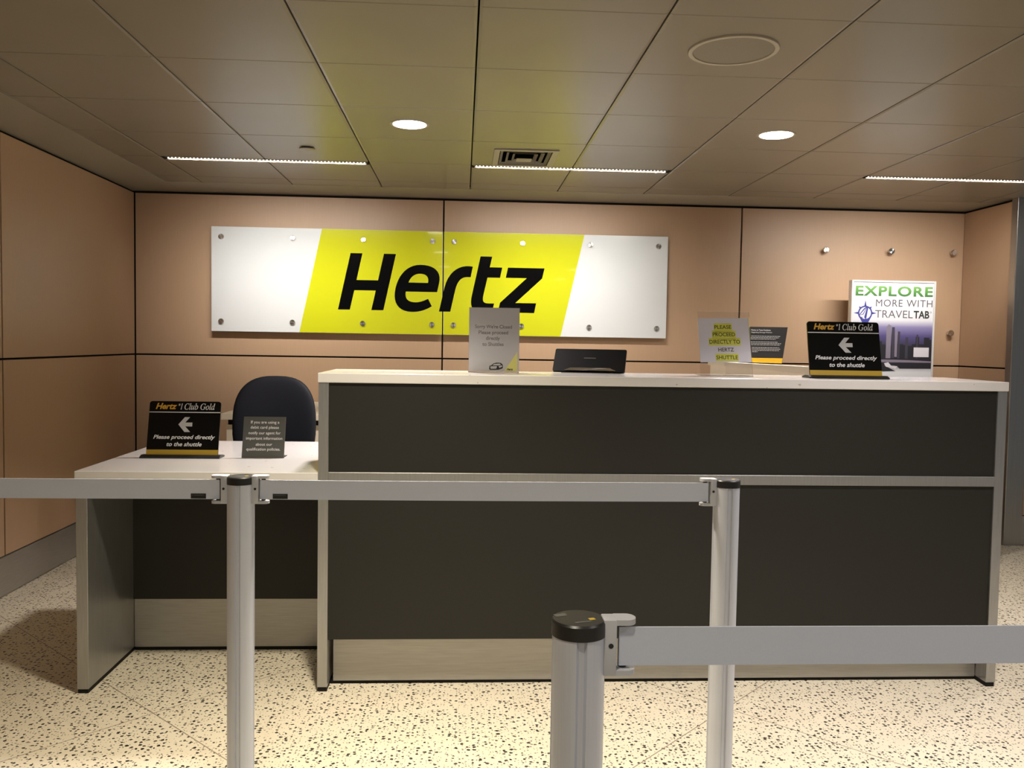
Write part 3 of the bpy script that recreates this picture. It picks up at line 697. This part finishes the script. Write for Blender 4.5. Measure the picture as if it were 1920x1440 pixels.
bm = bmesh.new(); box(bm, PX0 + w, PX1 - w, PY, PY + 0.006, PZ0 + w, PZ1 - w); obj('print', bm, sky, t)
pl = Plane((0, PY, 0), (1, 0, 0), (0, 0, 1))
green = ramp_print('green heading print', [(0.0, (0.05, 0.13, 0.04, 1)), (0.35, (0.065, 0.21, 0.04, 1)), (1.0, (0.17, 0.36, 0.09, 1))], 1.684 - PZ0, 1.760 - PZ0)
bm = bmesh.new(); lay(bm, text_shape('EXPLORE', 0.03, spacing=1.12), pl, 2.752, 3.312, 1.686, 1.758); obj('lettering', bm, green, t, recalc=False)
bm = bmesh.new(); lay(bm, text_shape('MORE WITH', 0.0, spacing=1.1), pl, 2.902, 3.312, 1.614, 1.664)
obj('lettering', bm, M['lilac_grey'], t, recalc=False)
bm = bmesh.new(); lay(bm, text_shape('TRAVEL', -0.004), pl, 2.898, 3.172, 1.535, 1.588); obj('lettering', bm, M['lilac_grey'], t, recalc=False)
bm = bmesh.new(); lay(bm, text_shape('TAB', 0.03), pl, 3.178, 3.292, 1.534, 1.588)
lay(bm, poly_shape([arc(3.302, 1.578, .006, .006, 0, 360, 16)[:-1], arc(3.302, 1.578, .004, .004, 0, 360, 16)[:-1]]), pl, fit=False)
obj('lettering', bm, M['dim_ink'], t, recalc=False)
# compass pin emblem
bm = bmesh.new(); ex, ez = 2.826, 1.566
lay(bm, poly_shape([arc(ex, ez, .052, .052, 0, 360, 36)[:-1], arc(ex, ez, .042, .042, 0, 360, 36)[:-1]]), pl, fit=False)
for a, ln in ((90, .042), (0, .034), (180, .034), (45, .016), (135, .016)):
    c, s = math.cos(math.radians(a)), math.sin(math.radians(a))
    lay(bm, poly_shape([[(ex + .050 * c - .008 * s, ez + .050 * s + .008 * c), (ex + .050 * c + .008 * s, ez + .050 * s - .008 * c), (ex + (.050 + ln) * c, ez + (.050 + ln) * s)]]), pl, fit=False)
lay(bm, poly_shape([[(ex - .046, ez - .022), (ex - .02, ez - .03), (ex - .012, ez - .046), (ex + .02, ez - .045), (ex + .044, ez - .028), (ex + .004, ez - .105)]]), pl, n=0.0007, fit=False)
lay(bm, poly_shape([[(ex - .048, ez - .018), (ex - .012, ez - .01), (ex + .016, ez + .048), (ex - .01, ez + .032)], [(ex - .038, ez - .014), (ex - .016, ez - .006), (ex + .006, ez + .036), (ex - .006, ez + .024)]]), pl, n=0.0008, fit=False)
lay(bm, poly_shape([[(ex + .008, ez - .046), (ex - .006, ez - .03), (ex + .014, ez + .048), (ex + .022, ez + .044), (ex + .012, ez - .02)]]), pl, n=0.0009, fit=False)
obj('emblem', bm, M['blue_print'], t, recalc=False)
# skyline
bm = bmesh.new()
import random
rnd = random.Random(5)
x = PX0 + w
while x < PX1 - w - 0.004:
    ww = rnd.uniform(0.018, 0.045); ww = min(ww, PX1 - w - x)
    h = rnd.choice((1.33, 1.345, 1.36, 1.375, 1.385, 1.40)) + rnd.uniform(-.008, .008)
    slab_on(bm, pl, rect(x, x + ww, 1.20, h), 0.0001, 0.0004); x += ww
slab_on(bm, pl, rect(3.20, 3.225, 1.25, 1.405), 0.0001, 0.0005); slab_on(bm, pl, rect(3.26, 3.30, 1.25, 1.40), 0.0001, 0.0005)
obj('skyline', bm, M['city_dark'], t)
bm = bmesh.new(); slab_on(bm, pl, [(2.985, 1.25), (3.02, 1.25), (3.02, 1.48), (3.0, 1.49), (2.985, 1.47)], 0.0004, 0.0007)
slab_on(bm, pl, [(3.048, 1.26), (3.066, 1.26), (3.066, 1.43), (3.057, 1.455), (3.048, 1.43)], 0.0004, 0.0007)
obj('tower', bm, M['city_pale'], t)
bm = bmesh.new(); slab_on(bm, pl, rect(3.025, 3.045, 1.25, 1.47), 0.0004, 0.0007); slab_on(bm, pl, rect(3.07, 3.085, 1.25, 1.44), 0.0004, 0.0007)
slab_on(bm, pl, rect(3.125, 3.145, 1.25, 1.40), 0.0004, 0.0007); slab_on(bm, pl, rect(3.205, 3.217, 1.25, 1.42), 0.0004, 0.0007)
obj('tower', bm, M['city_mid'], t)
bm = bmesh.new(); slab_on(bm, pl, bez((PX0 + w, 1.232), (2.95, 1.245), (3.1, 1.243), (PX1 - w, 1.232)) + [(PX1 - w, 1.222), (PX0 + w, 1.222)], 0.0005, 0.0008)
obj('dashboard_edge', bm, M['city_pale'], t)
bm = bmesh.new(); slab_on(bm, pl, bez((2.97, 1.222), (3.0, 1.225), (3.05, 1.20), (3.075, 1.19)) + [(3.09, 1.178), (PX1 - w, 1.180), (PX1 - w, 1.222)], 0.0006, 0.0009)
slab_on(bm, pl, bez((PX0 + w, 1.25), (2.86, 1.252), (2.96, 1.21), (3.06, 1.160)) + [(PX0 + w, 1.150)], 0.0006, 0.0010)
obj('dashboard', bm, M['city_dark'], t)
bm = bmesh.new(); slab_on(bm, pl, [(2.975, 1.215), (3.005, 1.222), (3.03, 1.196), (3.075, 1.195), (3.06, 1.176), (2.99, 1.19)], 0.0011, 0.0014)
obj('hand_print', bm, M['label_white'], t)
bm = bmesh.new(); slab_on(bm, pl, rect(3.187, 3.298, 1.262, 1.329), 0.0008, 0.0014); o = obj('sticker', bm, M['label_white'], t); o['label'] = 'white sticker'

# ---------------------------------------------------------------- service counter
ZS = 1.197
CX0, CX1 = -0.528, 2.102
t = thing('service_counter', 'tall dark counter with white quartz top and metal edges', 'counter', ((CX0 + CX1) / 2, 3.5, 0))
bm = bmesh.new(); box(bm, CX0 - 0.003, CX1 + 0.004, YF - 0.004, 3.642, 1.161, ZS, 0.003); obj('countertop', bm, M['quartz'], t)
for a, b in ((CX0, CX0 + 0.037), (CX1 - 0.037, CX1)):
    bm = bmesh.new(); prism(bm, [(YF, 0.018), (4.17, 0.018), (4.17, 0.79), (3.64, 0.79), (3.64, 1.161), (YF, 1.161)], 'x', a, b)
    p = obj('end_panel', bm, M['edge_metal'], t)
    bm = bmesh.new(); box(bm, a + 0.002, b - 0.002, YF + 0.003, 4.165, 0.0, 0.018); obj('foot', bm, M['black_gap'], p)
xa, xb = CX0 + 0.037, CX1 - 0.037
bm = bmesh.new(); box(bm, xa, xb, YF + 0.006, YF + 0.03, 0.829, 1.161); obj('front_panel', bm, M['dark_lam'], t)
bm = bmesh.new(); box(bm, xa, xb, YF + 0.006, YF + 0.03, 0.197, 0.791); obj('front_panel', bm, M['dark_lam'], t)
bm = bmesh.new(); box(bm, xa, xb, YF - 0.003, YF + 0.03, 0.791, 0.829, 0.0015, 1); obj('rail', bm, M['edge_metal'], t)
bm = bmesh.new(); box(bm, xa + 0.012, xb - 0.002, YF + 0.072, YF + 0.09, 0.014, 0.197); obj('kick_plate', bm, M['base_steel'], t)
bm = bmesh.new(); box(bm, xa, xb, YF + 0.078, YF + 0.12, 0.0, 0.014); obj('plinth', bm, M['black_gap'], t)
bm = bmesh.new(); box(bm, xa, xb, 3.62, 3.64, 0.79, 1.161); obj('back_panel', bm, M['cream'], t)
bm = bmesh.new(); box(bm, xa, xb, 3.642, 4.17, 0.79, 0.827, 0.003); obj('worktop', bm, M['quartz'], t)
bm = bmesh.new(); box(bm, xa + 0.1, xa + 0.55, 3.30, 4.12, 0.0, 0.79); box(bm, xb - 0.55, xb - 0.1, 3.30, 4.12, 0.0, 0.79); obj('pedestal', bm, M['cream'], t)

# ---------------------------------------------------------------- lower desk on the left
ZD = 0.827
DX0 = -1.403
t = thing('service_desk', 'lower open desk with white quartz top left of the tall counter', 'desk', ((DX0 + CX0) / 2, 3.65, 0))
bm = bmesh.new(); box(bm, DX0 - 0.003, CX0 - 0.0005, YF - 0.004, 4.17, 0.791, ZD, 0.003); obj('desktop', bm, M['quartz'], t)
bm = bmesh.new(); box(bm, DX0, DX0 + 0.041, YF, 4.15, 0.016, 0.791, 0.001, 1); p = obj('end_panel', bm, M['edge_metal'], t)
bm = bmesh.new(); box(bm, DX0 + 0.002, DX0 + 0.039, YF + 0.003, 4.148, 0.0, 0.016); obj('foot', bm, M['black_gap'], p)
bm = bmesh.new(); box(bm, DX0 + 0.041, CX0 - 0.001, 3.632, 3.655, 0.222, 0.791); obj('modesty_panel', bm, M['dark_lam'], t)
bm = bmesh.new(); box(bm, DX0 + 0.043, CX0 - 0.001, 3.640, 3.655, 0.016, 0.222); obj('kick_plate', bm, M['base_steel'], t)
bm = bmesh.new(); box(bm, DX0 + 0.043, CX0 - 0.001, 3.645, 3.66, 0.0, 0.016); obj('plinth', bm, M['black_gap'], t)

# ---------------------------------------------------------------- black direction signs
def counter_sign(cx, y, z, width, height, lean, label):
    t = thing('counter_sign', label, 'sign', (cx, y, z), 'black counter signs with an arrow')
    a = math.asin(lean / height)
    V = Vector((0, math.sin(a), math.cos(a)))
    bh = 0.012
    bm = bmesh.new(); prism(bm, [(y - 0.032, z + 0.0002), (y + 0.045, z + 0.0002), (y + 0.045, z + 0.006), (y + 0.014, z + bh), (y - 0.014, z + bh), (y - 0.032, z + 0.005)], 'x', cx - width / 2 - 0.015, cx + width / 2 + 0.015)
    obj('base', bm, M['black_plastic'], t)
    pl = Plane((cx - width / 2, y, z + bh - 0.001), (1, 0, 0), V)
    H = height; W = width
    bm = bmesh.new(); slab_on(bm, pl, rrect(0, W, 0, H, 0.011, (0, 0, 1, 1)), -0.006, 0.0)
    obj('board', bm, M['sign_black'], t)
    vv = lambda f: H * (1 - f)
    bm = bmesh.new(); slab_on(bm, pl, rect(0.0003, W - 0.0003, 0.0, vv(.905)), 0.0001, 0.0006); o = obj('band', bm, M['gold'], t); o['label'] = 'gold band'
    bm = bmesh.new(); slab_on(bm, pl, rect(0.001, W - 0.001, vv(.214), vv(.198)), 0.0001, 0.0006); obj('rule', bm, M['white_ink'], t)
    bm = bmesh.new(); lay(bm, text_shape('Hertz', 0.034, 0.28, 0.98), pl, W * .088, W * .385, vv(.152), vv(.035)); o = obj('lettering', bm, M['gold_text'], t, recalc=False); o['label'] = 'gold lettering'
    bm = bmesh.new(); lay(bm, serif_shape('Club Gold', 0.006), pl, W * .490, W * .918, vv(.158), vv(.035))
    lay(bm, poly_shape([[(.1, 0), (.3, 0), (.31, .02), (.24, .03), (.36, .62), (.32, .62), (.2, .55), (.2, .535), (.26, .54), (.165, .03), (.1, .02)]]), pl, W * .432, W * .462, vv(.152), vv(.04))
    hx, hz = W * .407, vv(.085)
    for k in (0, 1):
        slab_on(bm, pl, [(hx + .0028 * k, hz), (hx + .0012 + .0028 * k, hz), (hx + .0032 + .0028 * k, hz + .009), (hx + .0020 + .0028 * k, hz + .009)], 0.0004, 0.0007)
        slab_on(bm, pl, rect(hx - .0006, hx + .0072, hz + .0024 + .003 * k, hz + .0034 + .003 * k), 0.0004, 0.0007)
    obj('lettering', bm, M['white_ink'], t, recalc=False)
    bm = bmesh.new(); lay(bm, text_shape('Please proceed directly', 0.020, 0.25), pl, W * .085, W * .945, vv(.730), vv(.632))
    obj('lettering', bm, M['white_ink'], t, recalc=False)
    bm = bmesh.new(); lay(bm, text_shape('to the shuttle', 0.020, 0.25), pl, W * .275, W * .765, vv(.842), vv(.763))
    obj('lettering', bm, M['white_ink'], t, recalc=False)
    ar = [(578, 872), (655, 783), (720, 783), (662, 848), (752, 848), (752, 895), (665, 895), (732, 962), (660, 962)]
    bm = bmesh.new(); slab_on(bm, pl, [(W * (.42 + .195 * (x - 578) / 174), vv(.295 + .28 * (yy - 782) / 180)) for x, yy in ar][::-1], 0.0002, 0.0008)
    obj('arrow', bm, M['silver_ink'], t)
    return t
counter_sign(1.537, 3.36, ZS, 0.297, 0.222, 0.05, 'black arrow sign with gold band standing on the tall counter')
counter_sign(-1.143, 3.575, ZD, 0.289, 0.222, 0.05, 'black arrow sign with gold band standing on the low desk')

# grey debit card notice on the desk
def lean_plane(x, y, z, h, lean): 
    a = math.asin(lean / h)
    return Plane((x, y, z), (1, 0, 0), (0, math.sin(a), math.cos(a)))
t = thing('notice_card', 'small charcoal notice card with white text on the low desk before the chair', 'notice', (-0.817, 3.6, ZD))
W, H = 0.172, 0.172
pl = lean_plane(-0.903, 3.576, ZD + 0.0005, H, 0.04)
bm = bmesh.new(); slab_on(bm, pl, rect(0, W, 0, H), -0.003, 0.0); obj('card', bm, M['grey_card'], t)
bm = bmesh.new(); prism(bm, [(3.580, ZD + 0.0003), (3.66, ZD + 0.0003), (3.66, ZD + 0.002), (3.580, ZD + 0.002)], 'x', -0.90, -0.734)
prism(bm, [(3.655, ZD + 0.0003), (3.660, ZD + 0.0003), (3.636, ZD + 0.11), (3.632, ZD + 0.11)], 'x', -0.86, -0.77); obj('easel', bm, M['black_plastic'], t)
bm = bmesh.new()
for s, a, b, c in (('If you are using a', 1108, 1365, 543), ('debit card please', 1105, 1360, 590), ('notify our agent for', 1087, 1375, 640), ('important information', 1063, 1390, 688), ('about our', 1150, 1298, 738), ('qualification policies.', 1065, 1370, 785)):
    f = (c - 490) / 370; xl = 1045 - 23 * f
    lay(bm, text_shape(s, 0.004), pl, W * (a - xl) / 380, W * (b - xl) / 380, H * (1 - f))
obj('lettering', bm, M['white_ink'], t, recalc=False)

# "closed" notice on the counter
t = thing('closed_notice', 'white closed notice in a clear stand on the counter before the sign', 'notice', (0.126, 3.47, ZS))
W, H = 0.204, 0.262
pl = Plane((0.024, 3.452, ZS + 0.0005), (1, 0, 0), (0, 0.03, 1))
bm = bmesh.new(); slab_on(bm, pl, rect(0.001, W - 0.001, 0.004, H - 0.002), -0.0008, 0.0); obj('sheet', bm, M['paper'], t)
bm = bmesh.new(); slab_on(bm, pl, rect(-0.001, W + 0.001, 0, H), -0.0042, -0.0012); prism(bm, [(3.445, ZS + 0.0003), (3.52, ZS + 0.0003), (3.52, ZS + 0.003), (3.445, ZS + 0.003)], 'x', 0.024, 0.227)
obj('stand', bm, M['acrylic'], t)
bm = bmesh.new()
U = lambda x, y: (W * (x - (183 + 17 * (y - 78) / 594)) / 458, H * (1 - (y - 78) / 594))
for s, a, b, y0, y1 in (("Sorry We're Closed", 243, 578, 236, 280), ('Please proceed', 277, 545, 290, 334), ('directly', 345, 472, 342, 386), ('to Shuttles', 315, 508, 396, 430)):
    u0, v1 = U(a, y0); u1, v0 = U(b, y1)
    lay(bm, text_shape(s, 0.018), pl, u0, u1, v0, v1)
obj('lettering', bm, M['grey_ink'], t, recalc=False)
bm = bmesh.new(); slab_on(bm, pl, [U(525, 656), U(640, 656), U(634, 480)], 0.0001, 0.0004); o = obj('corner_flash', bm, M['pale_yellow'], t); o['label'] = 'yellow corner'
bm = bmesh.new(); a, b = U(546, 650), U(602, 630); lay(bm, text_shape('Hertz', 0.03, 0.25), pl, a[0], b[0], a[1], b[1], n=0.0008)
# little car drawing
body = [U(*p) for p in ((386, 640), (388, 612), (405, 605), (425, 588), (450, 581), (490, 583), (508, 600), (511, 622), (505, 634), (470, 646), (395, 648))]
win = [U(*p) for p in ((415, 606), (430, 592), (480, 589), (492, 600), (470, 607))]
side = [U(*p) for p in ((396, 622), (398, 615), (452, 612), (456, 620), (450, 636), (400, 638))]
hood = [U(*p) for p in ((470, 612), (500, 604), (505, 616), (478, 630))]
lay(bm, poly_shape([body, win, side, hood]), pl, fit=False)
obj('car_drawing', bm, M['dim_ink'], t, recalc=False)

# paper notice in a clear leaning holder
t = thing('paper_notice', 'white paper notice with yellow highlighted text in clear acrylic holder', 'notice', (1.06, 3.47, ZS))
H = 0.275
pl = lean_plane(0.965, 3.43, ZS + 0.0005, H, 0.075)
W = 0.216
bm = bmesh.new(); slab_on(bm, pl, rect(0, W, 0, H), -0.0038, -0.0016)
prism(bm, [(3.425, ZS + 0.0003), (3.53, ZS + 0.0003), (3.53, ZS + 0.0025), (3.425, ZS + 0.0025)], 'x', 0.965, 0.965 + W)
obj('holder', bm, M['acrylic'], t)
V = pl.V; ro = math.radians(0.9)
pp = Plane(pl.p(0.002, 0.056, 0), pl.U * math.cos(ro) + V * math.sin(ro), V * math.cos(ro) - pl.U * math.sin(ro))
PW, PH = 0.212, 0.188
bm = bmesh.new(); slab_on(bm, pp, rect(0, PW, 0, PH), -0.0006, 0.0); obj('sheet', bm, M['paper_lilac'], t)
Q = lambda x, y: (PW * (x - (180 + 30 * (y - 252) / 628)) / 722, PH * (1 - (y - 252) / 628))
bm = bmesh.new(); hb = bmesh.new()
for s, a, b, y0, y1, hl in (('PLEASE', 415, 655, 355, 408, 1), ('PROCEED', 388, 708, 460, 514, 1), ('DIRECTLY TO', 340, 775, 564, 620, 1), ('HERTZ', 463, 685, 677, 730, 0), ('SHUTTLE', 432, 740, 785, 840, 1)):
    u0, v1 = Q(a, y0); u1, v0 = Q(b, y1)
    lay(bm, text_shape(s, 0.012), pp, u0, u1, v0, v1, n=0.0008)
    if hl: slab_on(hb, pp, rect(u0 - .003, u1 + .003, v0 - (.0175 if s[0] == 'P' else .007), v1 + .008), 0.0001 + .0001 * (s[0] == 'D'), 0.0004)
o = obj('highlight', hb, M['highlighter'], t); o['label'] = 'yellow highlighter marks'
obj('lettering', bm, M['olive_ink'], t, recalc=False)

# white box behind the counter, with a dark notice card on it
t = thing('white_box', 'white box with loose lid on the work surface behind the counter', 'box', (1.43, 3.95, ZD))
bm = bmesh.new(); prism(bm, [(1.208, ZD + 0.001), (1.665, ZD + 0.001), (1.665, 1.188), (1.208, 1.226)], 'y', 3.885, 4.13); obj('body', bm, M['white_card'], t)
bm = bmesh.new(); prism(bm, [(1.198, 1.2265), (1.672, 1.1885), (1.672, 1.226), (1.198, 1.245)], 'y', 3.875, 4.14); obj('lid', bm, M['white_card'], t)
t = thing('notice_card', 'dark slanted notice card with an amber foot on the white box', 'notice', (1.41, 3.95, 1.236))
pl = Plane((0, 3.93, 1.2425), (1, 0, 0), (0, 0.045, 0.17))
bm = bmesh.new(); slab_on(bm, pl, [(1.345, 0.0015), (1.488, -0.0015), (1.528, 0.175), (1.345, 0.175), (1.336, 0.150)], -0.003, 0.0); obj('card', bm, M['dark_card'], t)
bm = bmesh.new(); slab_on(bm, pl, [(1.346, 0.002), (1.487, 0.0), (1.493, 0.024), (1.344, 0.024)], 0.0001, 0.0006); o = obj('band', bm, M['amber'], t); o['label'] = 'amber band'
bm = bmesh.new(); prism(bm, [(3.934, 1.243), (3.938, 1.243), (3.972, 1.330), (3.968, 1.330)], 'x', 1.38, 1.46); obj('easel', bm, M['black_plastic'], t)
bm = bmesh.new()
lay(bm, text_shape('Notice to Texas Residents', 0.02), pl, 1.352, 1.444, 0.155, 0.163)
lay(bm, text_shape('Regarding Damage Waivers', 0.02), pl, 1.352, 1.450, 0.143, 0.151)
for k, (v, a, b) in enumerate(((.128, 1.350, 1.488), (.121, 1.347, 1.482), (.114, 1.347, 1.466), (.100, 1.347, 1.474), (.093, 1.347, 1.490), (.086, 1.347, 1.485), (.073, 1.350, 1.480), (.066, 1.350, 1.484), (.059, 1.350, 1.478), (.052, 1.350, 1.376))):
    x = a; rr = random.Random(k)
    while x < b:
        ww = rr.uniform(.006, .014); slab_on(bm, pl, rect(x, min(x + ww, b), v, v + .0026), 0.0001, 0.0004); x += ww + .0022
obj('lettering', bm, M['silver_ink'], t)

# tablet seen from behind
M['tablet_black'] = mat('soft black casing', (0.004, 0.004, 0.005), 0.45, spec=0.25)
t = thing('tablet', 'black tablet leaning back on its stand, middle of the counter', 'tablet', (0.52, 3.55, ZS))
a = math.radians(-17); Uv = Vector((math.cos(a), math.sin(a), 0)); hd = Vector((-math.sin(a), math.cos(a), 0))
Vv = hd * 0.085 + Vector((0, 0, 0.108))
pl = Plane(Vector((0.374, 3.560, ZS + 0.0085)), Uv, Vv)
bm = bmesh.new(); slab_on(bm, pl, rrect(0, 0.300, 0, 0.116, 0.007), -0.010, 0.0); obj('body', bm, M['tablet_black'], t)
bm = bmesh.new(); slab_on(bm, pl, [(0.05, 0.001), (0.075, 0.014), (0.24, 0.014), (0.265, 0.001)], 0.0005, 0.006); o = obj('stand_hinge', bm, M['chrome'], t); o['label'] = 'silver hinge'
bm = bmesh.new(); slab_on(bm, pl, rect(0.125, 0.175, 0.066, 0.071), 0.0002, 0.0006); obj('badge', bm, M['cap_grey'], t)
bm = bmesh.new(); pb = Plane(Vector((0.40, 3.50, ZS + 0.0004)), Uv, hd); slab_on(bm, pb, rect(0, 0.24, 0.02, 0.15), 0, 0.003); obj('stand_plate', bm, M['chrome'], t)

# ---------------------------------------------------------------- office chair
cx, cy = -0.988, 4.36
t = thing('office_chair', 'office chair with rounded midnight blue backrest behind the low desk', 'chair', (cx, cy, 0))
def pad(bm, w, h, d, place, n=2.6, seg=48, rings=8):
    """cushion with a superellipse outline; place maps (a, b, c) to the world"""
    def outline(k, s):
        th = 2 * math.pi * k / seg; c, sn = math.cos(th), math.sin(th)
        return (s * w / 2 * math.copysign(abs(c) ** (2 / n), c), s * h / 2 * math.copysign(abs(sn) ** (2 / n), sn))
    prof = [(0.0, 0.5)] + [(math.sin(math.pi / 2 * j / rings) ** 0.6, 0.5 * math.cos(math.pi / 2 * j / rings) ** 0.7 if j < rings else 0.0) for j in range(1, rings + 1)]
    full = prof + [(s, -z) for s, z in prof[-2::-1]]
    prev = None
    for s, z in full:
        if s == 0: ring = [bm.verts.new(place(0, 0, z * d))]
        else: ring = [bm.verts.new(place(*outline(k, s), z * d)) for k in range(seg)]
        if prev is not None:
            for k in range(seg):
                k2 = (k + 1) % seg
                if len(prev) == 1: bm.faces.new((prev[0], ring[k], ring[k2]))
                elif len(ring) == 1: bm.faces.new((prev[k], ring[0], prev[k2]))
                else: bm.faces.new((prev[k], ring[k], ring[k2], prev[k2]))
        prev = ring
    return bm
BW, BH, BZ = 0.437, 0.50, 0.872
bm = bmesh.new(); pad(bm, BW, BH, 0.075, lambda a, b, c: (cx + a * (1 - 0.05 * max(0, b / BH)), 4.63 - c - 0.9 * a * a + 0.05 * b, BZ + b), 2.75)
obj('backrest', bm, M['fabric'], t, 60)
bm = bmesh.new(); pad(bm, 0.47, 0.44, 0.08, lambda a, b, c: (cx + a, cy + b, 0.50 + c - 0.15 * max(0, -b) ** 2), 3.0)
obj('seat', bm, M['fabric'], t, 60)
bm = bmesh.new(); prism(bm, [(cy - 0.02, 0.445), (cy + 0.30, 0.445), (cy + 0.345, 0.50), (cy + 0.355, 0.82), (cy + 0.335, 0.82), (cy + 0.325, 0.51), (cy + 0.29, 0.462), (cy - 0.02, 0.462)], 'x', cx - 0.035, cx + 0.035); obj('back_support', bm, M['black_plastic'], t)
bm = bmesh.new(); lathe(bm, [(0.014, 0.22), (0.014, 0.447)], cx, cy, 24); lathe(bm, [(0.026, 0.09), (0.026, 0.30)], cx, cy, 24); obj('gas_lift', bm, M['black_plastic'], t, 40)
for k in range(5):
    th = math.radians(90 + 72 * k); c, s = math.cos(th), math.sin(th)
    bm = bmesh.new(); tube(bm, (cx + 0.02 * c, cy + 0.02 * s, 0.115), (cx + 0.29 * c, cy + 0.29 * s, 0.075), 0.022, 12, 0.015); lg = obj('leg', bm, M['black_plastic'], t, 40)
    bm = bmesh.new(); ax = Vector((-s, c, 0)); ce = Vector((cx + 0.285 * c, cy + 0.285 * s, 0.027))
    for sd in (-1, 1): tube(bm, ce + ax * 0.006 * sd, ce + ax * 0.022 * sd, 0.0265, 20)
    tube(bm, (ce.x, ce.y, 0.027), (ce.x, ce.y, 0.076), 0.006, 10)
    obj('caster', bm, M['black_plastic'], lg, 40)

# ---------------------------------------------------------------- belt stanchions
PR = 0.0335
def post_section(cx, cy):
    out = []
    n = 96; hw = math.asin(0.0065 / PR)
    for k in range(n):
        th = 2 * math.pi * k / n
        d = min(abs((th - q + math.pi) % (2 * math.pi) - math.pi) for q in (0, math.pi / 2, math.pi, 3 * math.pi / 2))
        r = PR if d > hw else PR - 0.005
        out.append((cx + r * math.cos(th), cy + r * math.sin(th)))
    return out
def stanchion(cx, cy, label, sides, belts):
    t = thing('stanchion', label, 'stanchion', (cx, cy, 0), 'grey belt barrier posts')
    bm = bmesh.new(); lathe(bm, [(0.17, 0.0005), (0.175, 0.006), (0.17, 0.013), (0.12, 0.022), (0.05, 0.032), (0.037, 0.040)], cx, cy, 64); obj('base', bm, M['alu'], t, 40)
    bm = bmesh.new(); prism(bm, post_section(cx, cy), 'z', 0.035, 0.957); obj('post', bm, M['alu'], t, 25)
    bm = bmesh.new(); lathe(bm, [(PR + 0.0012, 0.955), (PR + 0.0012, 0.972), (PR - 0.001, 0.9745)], cx, cy, 64); cp = obj('cap', bm, M['black_plastic'], t, 40)
    bm = bmesh.new()
    pc = Plane((cx, cy, 0.9745), (0.96, 0.28, 0), (-0.28, 0.96, 0))
    slab_on(bm, pc, rect(-0.026, -0.010, 0.012, 0.022), 0.0001, 0.0004); slab_on(bm, pc, rect(-0.012, 0.010, -0.018, -0.014), 0.0001, 0.0004); obj('cap_print', bm, M['cap_grey'], cp)
    bm = bmesh.new(); slab_on(bm, pc, rect(0.010, 0.018, -0.012, -0.005), 0.0001, 0.0004); obj('cap_badge', bm, M['gold_dot'], cp)
    for s in sides:
        x0 = cx + s * (PR - 0.004); x1 = cx + s * (PR + 0.0125); x2 = cx + s * (PR + 0.038)
        bm = bmesh.new()
        box(bm, min(x0, x1), max(x0, x1), cy - 0.016, cy + 0.012, 0.906, 0.9765, 0.0015)
        for z0, z1 in ((0.906, 0.9125), (0.9695, 0.9765)):
            pts = [(x1 - s * 0.001, cy - 0.0155), (x2 - s * 0.012, cy - 0.0155)] + [(x2 - s * 0.012 + s * 0.012 * math.sin(math.radians(q)), cy - 0.0018 - 0.0138 * math.cos(math.radians(q))) for q in range(15, 180, 15)] + [(x2 - s * 0.012, cy + 0.012), (x1 - s * 0.001, cy + 0.012)]
            prism(bm, pts, 'z', z0, z1)
        br = obj('bracket', bm, M['grey_plastic'], t, 30)
        bm = bmesh.new(); tube(bm, ((x0 + x1) / 2 + s * 0.001, cy - 0.0164, 0.944), ((x0 + x1) / 2 + s * 0.001, cy - 0.0155, 0.944), 0.0032, 20); obj('screw', bm, M['black_plastic'], br)
        bm = bmesh.new(); tube(bm, (x1 + s * 0.010, cy + 0.0015, 0.9128), (x1 + s * 0.010, cy + 0.0015, 0.9692), 0.0055, 16); obj('spindle', bm, M['black_plastic'], br, 40)
    for s, x_end, sag in belts:
        xa = cx + s * (PR + 0.0165)
        n = 24
        bm = bmesh.new(); rows = []
        for k in range(n + 1):
            q = k / n; x = xa + (x_end - xa) * q; dz = -sag * 4 * q * (1 - q)
            rows.append([bm.verts.new((x, cy + yy, zz + dz)) for yy, zz in ((-0.0085, 0.9165), (-0.0060, 0.9165), (-0.0060, 0.9655), (-0.0085, 0.9655))])
        for a, b in zip(rows, rows[1:]):
            for j in range(4): bm.faces.new((a[j], a[(j + 1) % 4], b[(j + 1) % 4], b[j]))
        bm.faces.new(rows[0]); bm.faces.new(rows[-1][::-1])
        bl = obj('belt', bm, M['belt'], t)
        if len(sides) == 2:
            lx = cx + s * (0.090 if s < 0 else 0.0875)
            pb = Plane((lx, cy - 0.0085, 0.918), (1, 0, 0), (0, 0, 1))
            bm = bmesh.new(); slab_on(bm, pb, rect(-0.0185 + (-.012 if s < 0 else .012), 0.0185 + (-.012 if s < 0 else .012), 0, 0.0125), 0.0002, 0.0008); lb = obj('belt_tag', bm, M['black_plastic'], bl); lb['label'] = 'small black maker tag'
            bm = bmesh.new(); o_ = -.012 if s < 0 else .012
            slab_on(bm, pb, rect(-0.012 + o_, 0.014 + o_, 0.0080, 0.0094), 0.0009, 0.0011); slab_on(bm, pb, rect(-0.016 + o_, -0.0135 + o_, 0.0078, 0.0098), 0.0009, 0.0011); obj('tag_print', bm, M['cap_grey'], lb)
    return t
LX, LY, RX, FX, FY = -0.552, 2.18, 0.689, 0.1507, 1.06
stanchion(LX, LY, 'grey belt post on the left with belts running both ways', (-1, 1), [(-1, XL + 0.001, 0.0), (1, RX - PR - 0.0165, 0.001)])
stanchion(RX, LY, 'grey belt post right of centre where the far belt ends', (-1,), [])
stanchion(FX, FY, 'nearest grey belt post at the front with a belt to the right', (1,), [(1, 2.6, 0.0)])
